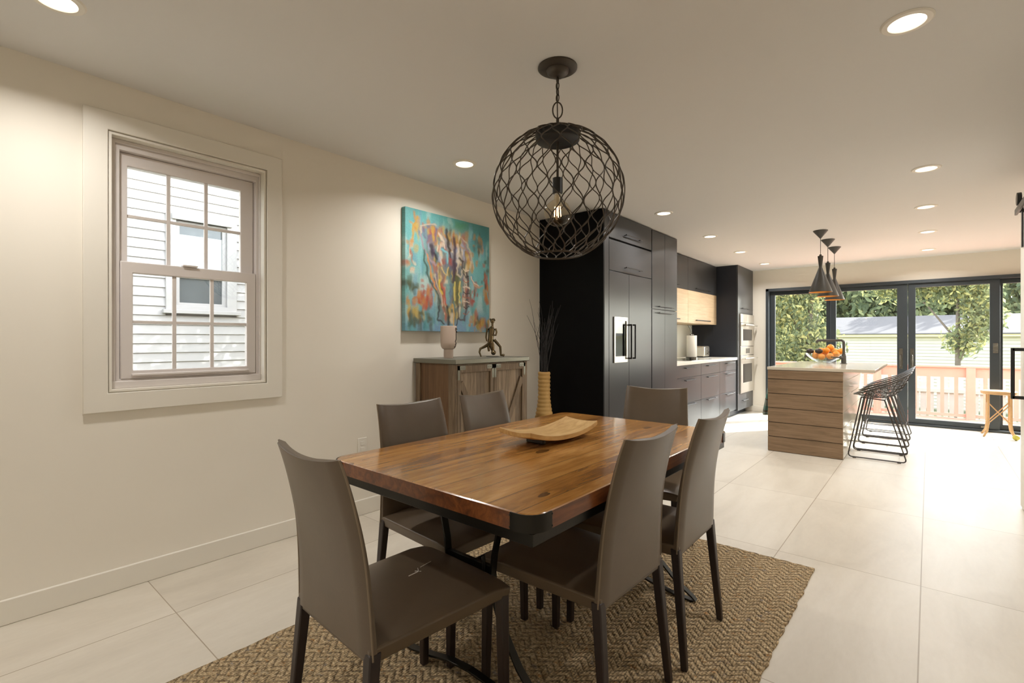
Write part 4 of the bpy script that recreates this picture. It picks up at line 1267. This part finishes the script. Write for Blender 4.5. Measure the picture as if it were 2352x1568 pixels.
# fruit bowl
bx, by, bz = 1.955, 7.42, 0.91
t = thing('fruit_bowl', 'clear glass fruit bowl near the far end of the island', 'bowl', (bx, by, bz))
MB().lathe([(0.001, 0.001), (0.07, 0.001), (0.09, 0.012), (0.15, 0.048), (0.20, 0.092), (0.215, 0.115), (0.213, 0.117), (0.197, 0.095), (0.147, 0.053), (0.088, 0.018), (0.001, 0.010)], (bx, by, bz), 48).build('bowl_shell', 'bowlglass', t)
fruits = [(-0.02, -0.09, 0.075, 'orange'), (0.07, -0.06, 0.085, 'orange'), (0.13, -0.02, 0.11, 'orange'), (-0.09, -0.03, 0.085, 'orange'), (0.02, 0.0, 0.155, 'orange'), (0.06, 0.05, 0.195, 'orange'),
          (-0.045, 0.05, 0.15, 'orange'), (0.10, 0.07, 0.15, 'pear'), (-0.10, 0.07, 0.12, 'pear'), (-0.155, -0.02, 0.145, 'avocado'), (-0.05, -0.075, 0.148, 'avocado'), (0.0, 0.09, 0.10, 'orange'), (0.175, 0.03, 0.145, 'orange')]
nms = {'orange': ('orange', 'bright orange citrus fruit piled in the glass bowl', 'oranges in the fruit bowl'),
       'pear': ('pear', 'golden yellow fruit among oranges in the glass bowl', 'yellow fruits in the fruit bowl'),
       'avocado': ('avocado', 'dark brown avocado among oranges in the glass bowl', 'avocados in the fruit bowl')}
for dx, dy, dz, k in fruits:
    nm, lab, g = nms[k]
    m = MB()
    if k == 'orange':
        m.sphere((bx + dx, by + dy, bz + dz), 0.042, 18, (1, 1, 0.95))
    elif k == 'pear':
        m.sphere((bx + dx, by + dy, bz + dz), 0.038, 18, (1.25, 1, 0.95))
    else:
        m.sphere((bx + dx, by + dy, bz + dz), 0.034, 18, (1.3, 1.0, 1.0))
    tag(m.build(nm, k), lab, 'fruit', g)
# tartan towel hung over a drawer pull on the kitchen side of the island
hb = MB().tube([(IX0 - 0.022, 6.00, 0.835), (IX0 - 0.022, 6.55, 0.835)], 0.006, 8)
for yy in (6.03, 6.52):
    hb.tube([(IX0 + 0.02, yy, 0.835), (IX0 - 0.022, yy, 0.835)], 0.005, 6)
hb.build('handle', 'blackmetal', t_island)
m = MB(); rows = []
for j in range(22):
    s_ = j / 21
    z = 0.842 - 0.49 * s_
    row = []
    for i in range(40):
        a = 2 * PI * i / 40
        fold = 1 + 0.16 * math.sin(6 * a + 1.5 * s_) * s_
        cx = IX0 - 0.024 - 0.035 * s_
        row.append((cx + (0.016 + 0.048 * s_) * math.cos(a) * fold, 6.22 + (0.085 + 0.045 * s_) * math.sin(a) * fold, z))
    rows.append(row)
m.loft(rows)
tag(m.build('tartan_towel', 'plaid'), 'green tartan towel hanging on the kitchen side of the island', 'towel')

# ------------------------------------------------------------------ wire bar stools
def make_stool():
    t = thing('bar_stool', '', 'stool', (2.58, 6.29, 0), 'wire bar stools at the island')
    cy = 6.29
    for s in (-1, 1):
        y = cy + s * 0.212
        yt = cy + s * 0.165
        path = [(2.455, yt, 0.618)]
        def arc(p, c, q, n_=5):
            P, C_, Q = Vector(p), Vector(c), Vector(q); out = []
            for i in range(n_ + 1):
                u_ = i / n_
                out.append(tuple(P * (1 - u_) ** 2 + C_ * 2 * u_ * (1 - u_) + Q * u_ * u_))
            return out
        path += arc((2.352, y, 0.055), (2.345, y, 0.012), (2.385, y, 0.012)) + arc((2.775, y, 0.012), (2.825, y, 0.012), (2.805, y, 0.06)) + [(2.645, yt, 0.600)]
        m = MB(); m.tube(path, 0.0062, 8)
        for xx in (2.40, 2.76):
            m.cyl((xx - 0.015, y, 0.005), (xx + 0.015, y, 0.005), 0.0045, 8)
        m.build('leg', 'stoolwire', t)
    MB().tube([(2.455, cy - 0.165, 0.618), (2.645, cy - 0.165, 0.600), (2.645, cy + 0.165, 0.600), (2.455, cy + 0.165, 0.618)], 0.006, 8, closed=True).build('seat_frame', 'stoolwire', t)
    MB().tube([(2.372, cy - 0.202, 0.17), (2.768, cy - 0.202, 0.17), (2.768, cy + 0.202, 0.17), (2.372, cy + 0.202, 0.17)], 0.0042, 6, closed=True).build('foot_rail', 'stoolwire', t)
    # basket seat: tilted rim, dished wire net
    m = MB()
    def P(r_, a):
        x = r_ * 0.225 * math.cos(a); y = r_ * 0.215 * math.sin(a)
        rim = 0.725 + 0.40 * x + 0.06 * max(0, math.cos(a)) ** 2
        bot = 0.606 + 0.10 * (x + 0.02)
        k = r_ ** 2.6
        return (2.615 + x * (1 + 0.05 * r_), cy + y, bot * (1 - k) + rim * k - 0.0)
    for r_, w_ in ((1.0, 0.0062), (0.86, 0.0022), (0.68, 0.0022), (0.54, 0.0022), (0.38, 0.0022), (0.2, 0.0022)):
        m.tube([P(r_, 2 * PI * i / 48) for i in range(48)], w_, 6, closed=True)
    for k in range(24):
        a = 2 * PI * k / 24
        m.tube([P(0.2 + 0.8 * i / 8, a) for i in range(9)], 0.0022, 5)
    m.build('wire_seat', 'stoolwire', t)
    return t
st = make_stool()
st['label'] = 'black wire bar stool nearest the camera at the island, in front of three others'
for y, lab in ((6.78, 'second black wire bar stool along the island counted from the oak end panel'), (7.25, 'third black wire bar stool along the island counted from the oak end panel'), (7.73, 'last black wire bar stool along the island, closest to the glass doors')):
    dup(st, (2.58, y, 0), 0, lab)

# ------------------------------------------------------------------ three cone pendants over the island
def pend(x, y, lab, src=None):
    z = zc(y)
    if src is not None:
        return dup(src, (x, y, z), 0, lab)
    t = thing('pendant_lamp', lab, 'pendant lamp', (x, y, z), 'cone pendants over the island')
    MB().lathe([(0.001, -0.088), (0.006, -0.084), (0.070, -0.004), (0.070, 0.0), (0.001, 0.0)], (x, y, z), 32).build('canopy', 'shade', t)
    MB().cyl((x, y, z - 0.08), (x, y, 2.125), 0.0028, 8).build('cord', 'shade', t)
    sh = MB().lathe([(0.001, 2.128 - z), (0.010, 2.126 - z), (0.012, 2.112 - z), (0.027, 2.108 - z), (0.016, 1.998 - z), (0.017, 1.985 - z), (0.110, 1.722 - z), (0.109, 1.718 - z)], (x, y, z), 40, cap=False).build('lamp_shade', 'shade', t)
    MB().lathe([(0.015, 1.98 - z), (0.108, 1.7185 - z), (0.109, 1.7175 - z)], (x, y, z), 40, cap=False).build('shade_lining', 'copper', sh)
    MB().sphere((x, y, 1.80), 0.03, 16).build('bulb', 'lens', t)
    return t
pd = pend(2.085, 6.22, 'dark cone pendant hanging lowest in view, nearest of the three above the island')
pend(2.076, 6.80, 'middle dark cone pendant of the three above the island', pd)
pend(2.070, 7.375, 'dark cone pendant farthest back, closest to the glass doors', pd)

# ------------------------------------------------------------------ rattan stool and the yellow ball by the doors
rx, ry = 3.645, 8.60
t = thing('rattan_stool', 'small round rattan stool with crossed braces by the glass door', 'stool', (rx, ry, 0))
MB().lathe([(0.001, 0.525), (0.155, 0.525), (0.165, 0.532), (0.168, 0.56), (0.16, 0.568), (0.001, 0.570)], (rx, ry, 0), 36).build('seat', 'rattan', t)
tp = [(0.10, 0.10), (-0.10, 0.10), (-0.10, -0.10), (0.10, -0.10)]
for a, b_ in tp:
    MB().tube([(rx + a, ry + b_, 0.528), (rx + a * 1.02, ry + b_ * 1.02, 0.15), (rx + a * 1.12, ry + b_ * 1.12, 0.07), (rx + a * 1.45, ry + b_ * 1.45, 0.002)], 0.0125, 8).build('leg', 'rattan', t)
for k in range(4):
    a, b_ = tp[k], tp[(k + 1) % 4]
    m = MB().tube([(rx + a[0], ry + a[1], 0.42), (rx + b_[0], ry + b_[1], 0.16)], 0.0065, 6).tube([(rx + a[0] * 1.05, ry + a[1] * 1.05, 0.16), (rx + b_[0] * 1.05, ry + b_[1] * 1.05, 0.42)], 0.0065, 6)
    m.build('brace', 'rattan', t)
m = MB().sphere((3.775, 8.36, 0.0345), 0.034, 18)
tag(m.build('yellow_ball', 'yellow'), 'small yellow ball on the floor beside the rattan stool', 'ball')

# ------------------------------------------------------------------ outside: deck, railing, fence, garage, trees
o = MB().box(-40, 45, -20, 80, -1.75, -1.6).build('ground', 'ground'); o['kind'] = 'structure'
o = MB().box(-2.5, 8.5, 9.2, 13.6, -0.46, -0.40).build('trim_deck', 'deckwood'); o['kind'] = 'structure'; o.name = 'deck_floor'
t = thing('deck_railing', 'red-stained wooden deck railing outside the glass doors', 'railing', (3.0, 13.5, -0.4))
MB().box(-2.5, 8.5, 13.43, 13.58, 0.635, 0.672).build('top_rail', 'redwood', t, bevel=0.004)
MB().box(-2.5, 8.5, 13.48, 13.52, 0.44, 0.63).build('face_board', 'redwood', t)
MB().box(-2.5, 8.5, 13.47, 13.53, -0.36, -0.30).build('bottom_rail', 'redwood', t)
xx = -2.4; k = 0
while xx < 8.4:
    if k % 7 == 0:
        MB().box(xx - 0.07, xx + 0.07, 13.42, 13.56, -0.40, 0.634).build('post', 'redwood', t, bevel=0.004)
    else:
        MB().box(xx - 0.03, xx + 0.03, 13.48, 13.515, -0.30, 0.44).build('baluster', 'redwood', t)
    xx += 0.215; k += 1
t = thing('picket_fence', 'weathered grey-white board fence beyond the deck railing', 'fence', (3, 15.2, -1.6))
random.seed(21)
m = MB()
x = -6.0
while x < 13:
    w_ = random.uniform(0.05, 0.12)
    m.box(x, x + w_, 15.2, 15.22, -1.6, 0.45 + random.uniform(-0.03, 0.03))
    x += w_ + random.uniform(0.02, 0.07)
m.build('fence_boards', 'fence', t)
MB().box(-6, 13, 15.15, 15.2, -0.02, 0.06).box(-6, 13, 15.15, 15.2, -1.2, -1.1).build('fence_rail', 'fence', t)
# neighbour's garage
t = thing('garage', 'pale garage with grey shingle roof and cream eave beyond the fence', 'garage', (6, 26, -1.6))
m = MB().box(-0.2, 14, 26.2, 31, -1.6, 1.35)
for i in range(22):
    z = -1.55 + i * 0.13
    m.add([(-0.2, 26.2, z + 0.13), (14, 26.2, z + 0.13), (14, 26.17, z), (-0.2, 26.17, z)], [(0, 3, 2, 1)])
m.build('siding_wall', 'garage', t, smooth=False)
MB().box(-0.4, 14.2, 25.95, 26.2, 1.33, 1.47).build('eave_board', 'cream', t)
m = MB().add([(-0.5, 25.9, 1.47), (14.3, 25.9, 1.47), (14.3, 28.6, 2.28), (-0.5, 28.6, 2.28), (-0.5, 25.9, 1.42), (14.3, 25.9, 1.42), (14.3, 31.2, 1.42), (-0.5, 31.2, 1.42)],
             [(0, 1, 2, 3), (4, 5, 1, 0), (3, 2, 6, 7), (0, 3, 7, 4), (1, 5, 6, 2), (4, 7, 6, 5)])
m.build('roof', 'roof', t, smooth=False)


def tree(name, label, x, y, crowns, trunk_r=0.14, n=2600, leaf=0.16, zb=-1.6, seed=1, mats=('leaf0', 'leaf1', 'leaf2', 'leaf3'), lean=(0, 0), group=None):
    rng = random.Random(seed)
    t = thing(name, label, 'tree', (x, y, zb), group)
    zt_ = max(c[2] for c in crowns)
    m = MB().tube([(x, y, zb), (x + lean[0] * 0.4, y + lean[1] * 0.4, zb + (zt_ - zb) * 0.45), (x + lean[0], y + lean[1], zt_)], [trunk_r, trunk_r * 0.75, trunk_r * 0.3], 10)
    for c in crowns:
        p0 = Vector((x + lean[0] * 0.4, y + lean[1] * 0.4, zb + (c[2] - zb) * 0.6))
        m.tube([p0, (p0 + Vector(c[:3])) / 2 + Vector((0, 0, 0.1)), Vector(c[:3])], [trunk_r * 0.4, trunk_r * 0.25, trunk_r * 0.1], 6)
    m.build('trunk', 'bark', t)
    m = MB(); tot = sum(c[3] * c[4] * c[5] for c in crowns)
    for c in crowns:
        k = int(n * c[3] * c[4] * c[5] / tot)
        for _ in range(k):
            while True:
                d_ = Vector((rng.uniform(-1, 1), rng.uniform(-1, 1), rng.uniform(-1, 1)))
                if 0.05 < d_.length <= 1: break
            d_ = d_ * (0.55 + 0.45 * rng.random())
            p = Vector((c[0] + d_.x * c[3], c[1] + d_.y * c[4], c[2] + d_.z * c[5]))
            a = Vector((rng.gauss(0, 1), rng.gauss(0, 1), rng.gauss(0, 0.6))).normalized()
            b_ = a.orthogonal().normalized(); b_ = (Matrix.Rotation(rng.uniform(0, 6.3), 3, a) @ b_)
            s_ = leaf * rng.uniform(0.6, 1.3)
            e = a.cross(b_)
            m.add([p - b_ * s_, p + e * s_ * 0.42 - b_ * s_ * 0.1, p + b_ * s_, p - e * s_ * 0.42 - b_ * s_ * 0.1], [(0, 1, 2, 3)], rng.randrange(len(mats)))
    o = m.build('foliage', list(mats), t, smooth=False)
    return t
tree('leafy_tree', 'leafy tree with a pale leaning trunk behind the fixed glass panel next to the ovens', 0.15, 16.6,
     [(-0.3, 16.6, 2.3, 1.3, 0.9, 1.1), (0.35, 16.5, 0.9, 1.0, 0.8, 1.2), (-0.9, 16.7, 0.8, 1.0, 0.8, 1.3), (0.5, 16.6, 3.0, 1.0, 0.8, 0.8)], 0.13, 9000, 0.075, seed=2, lean=(0.25, 0))
tree('leafy_tree', 'bushy tree overhanging the garage roof behind the middle of the doors', 3.6, 18.6,
     [(2.3, 18.6, 3.0, 1.2, 0.8, 0.8), (3.6, 18.5, 2.9, 1.15, 0.8, 0.9), (4.1, 18.5, 1.9, 0.6, 0.7, 0.9), (3.7, 18.6, 1.2, 0.55, 0.5, 0.6)], 0.09, 8000, 0.075, seed=3)
tree('leafy_tree', 'broad yellow-green tree behind the last glass panel beyond the rattan stool', 6.1, 17.8,
     [(5.7, 17.8, 2.2, 0.95, 0.9, 1.6), (5.7, 17.7, 0.5, 0.9, 0.8, 0.9), (6.9, 17.8, 1.4, 0.9, 0.9, 1.6), (6.0, 17.9, 3.6, 1.2, 0.8, 0.8)], 0.12, 10000, 0.08, seed=4, mats=('leaf1', 'leaf2', 'leaf0', 'leaf1'))
for i, (x, y, h, r, lab) in enumerate([(-4.4, 35, 4.5, 2.4, 'dull green background tree beside the garage, behind the panel next to the ovens'), (1.5, 35, 4.4, 2.4, 'dull green background tree rising behind the garage roof, middle of the doors'),
                                       (7.5, 35, 4.5, 2.4, 'dull green background tree behind the garage, seen through the last glass panel'), (4.6, 39.5, 5.0, 2.6, 'dull green background tree in the back row, between the two trees behind the garage roof'),
                                       (-1.5, 39.5, 5.0, 2.6, 'dull green background tree in the back row, behind the end of the garage roof')]):
    tree('background_tree', lab, x, y, [(x, y, h - 1.5, r, r * 0.6, 3.4), (x - r * 0.4, y, h + 1.5, r * 0.8, r * 0.5, 3.0), (x + r * 0.4, y, h + 1.0, r * 0.8, r * 0.5, 3.2), (x, y - .5, 0.5, r, r * .5, 2.6)],
         0.25, 9000, 0.24, seed=20 + i, mats=('leaf0', 'leaf3', 'leaf1', 'leaf3'), group='background trees')

# neighbour's house seen through the left window
HX = -3.4
t = thing('neighbour_house', 'white lap-sided neighbouring house seen through the sash window', 'house', (HX - 1, 3, -1.6))
m = MB()
lap = 0.1015
hz = [1.524, 2.60]; hy = [1.648, 2.372]
nl = int((5.2 + 1.6) / lap)
for i in range(nl):
    z = -1.6 + i * lap
    z += 0.026
    spans = [(-6.0, 9.0)]
    if hz[0] - 0.03 < z + lap / 2 < hz[1]:
        spans = [(-6.0, hy[0]), (hy[1], 9.0)]
    for a, b_ in spans:
        m.add([(HX, a, z + lap), (HX, b_, z + lap), (HX + 0.016, b_, z), (HX + 0.016, a, z), (HX, a, z), (HX, b_, z)], [(0, 1, 2, 3), (3, 2, 5, 4)])
m.box(HX - 3, HX - 0.06, -6, 9, -1.6, 5.2)
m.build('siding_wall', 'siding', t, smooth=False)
wn_ = MB().ring('X', HX - 0.05, HX + 0.03, (hy[0], hy[1], hz[0], hz[1]), (1.745, 2.265, 1.585, 2.535)).box(HX - 0.02, HX + 0.07, hy[0] - 0.03, hy[1] + 0.03, hz[0] - 0.03, hz[0] + 0.012).box(HX - 0.02, HX + 0.06, 1.70, 2.31, 2.535, 2.605).build('window', 'siding', t, bevel=0.004)
MB().ring('X', HX - 0.045, HX - 0.005, (1.745, 2.265, 1.585, 2.535), (1.787, 2.222, 1.62, 2.50)).box(HX - 0.045, HX - 0.002, 1.78, 2.23, 1.90, 2.01).build('sash_frame', 'siding', wn_, bevel=0.003)
MB().box(HX - 0.04, HX - 0.03, 1.78, 2.23, 1.61, 2.51).build('pane', 'darkglass', wn_)
MB().box(HX - 0.0295, HX - 0.022, 1.79, 2.22, 1.96, 2.385).build('blind', 'blind', wn_)
# shrub between the houses: vine leaves at the edge of the window view and dappled shade on the siding
tree('side_yard_tree', 'leafy vine-like tree between the two houses, at the right of the sash window', -2.55, 3.1,
     [(-2.7, 2.72, 1.3, 0.35, 0.32, 1.2), (-2.6, 3.2, 2.5, 0.5, 0.7, 0.8), (-1.6, 4.3, 4.1, 1.3, 1.5, 0.9), (-2.2, 4.2, 2.9, 0.8, 1.2, 0.8), (-1.6, 5.6, 3.8, 1.2, 1.2, 0.9)], 0.06, 5200, 0.06, seed=9, mats=('leaf0', 'leaf1', 'leaf3'))
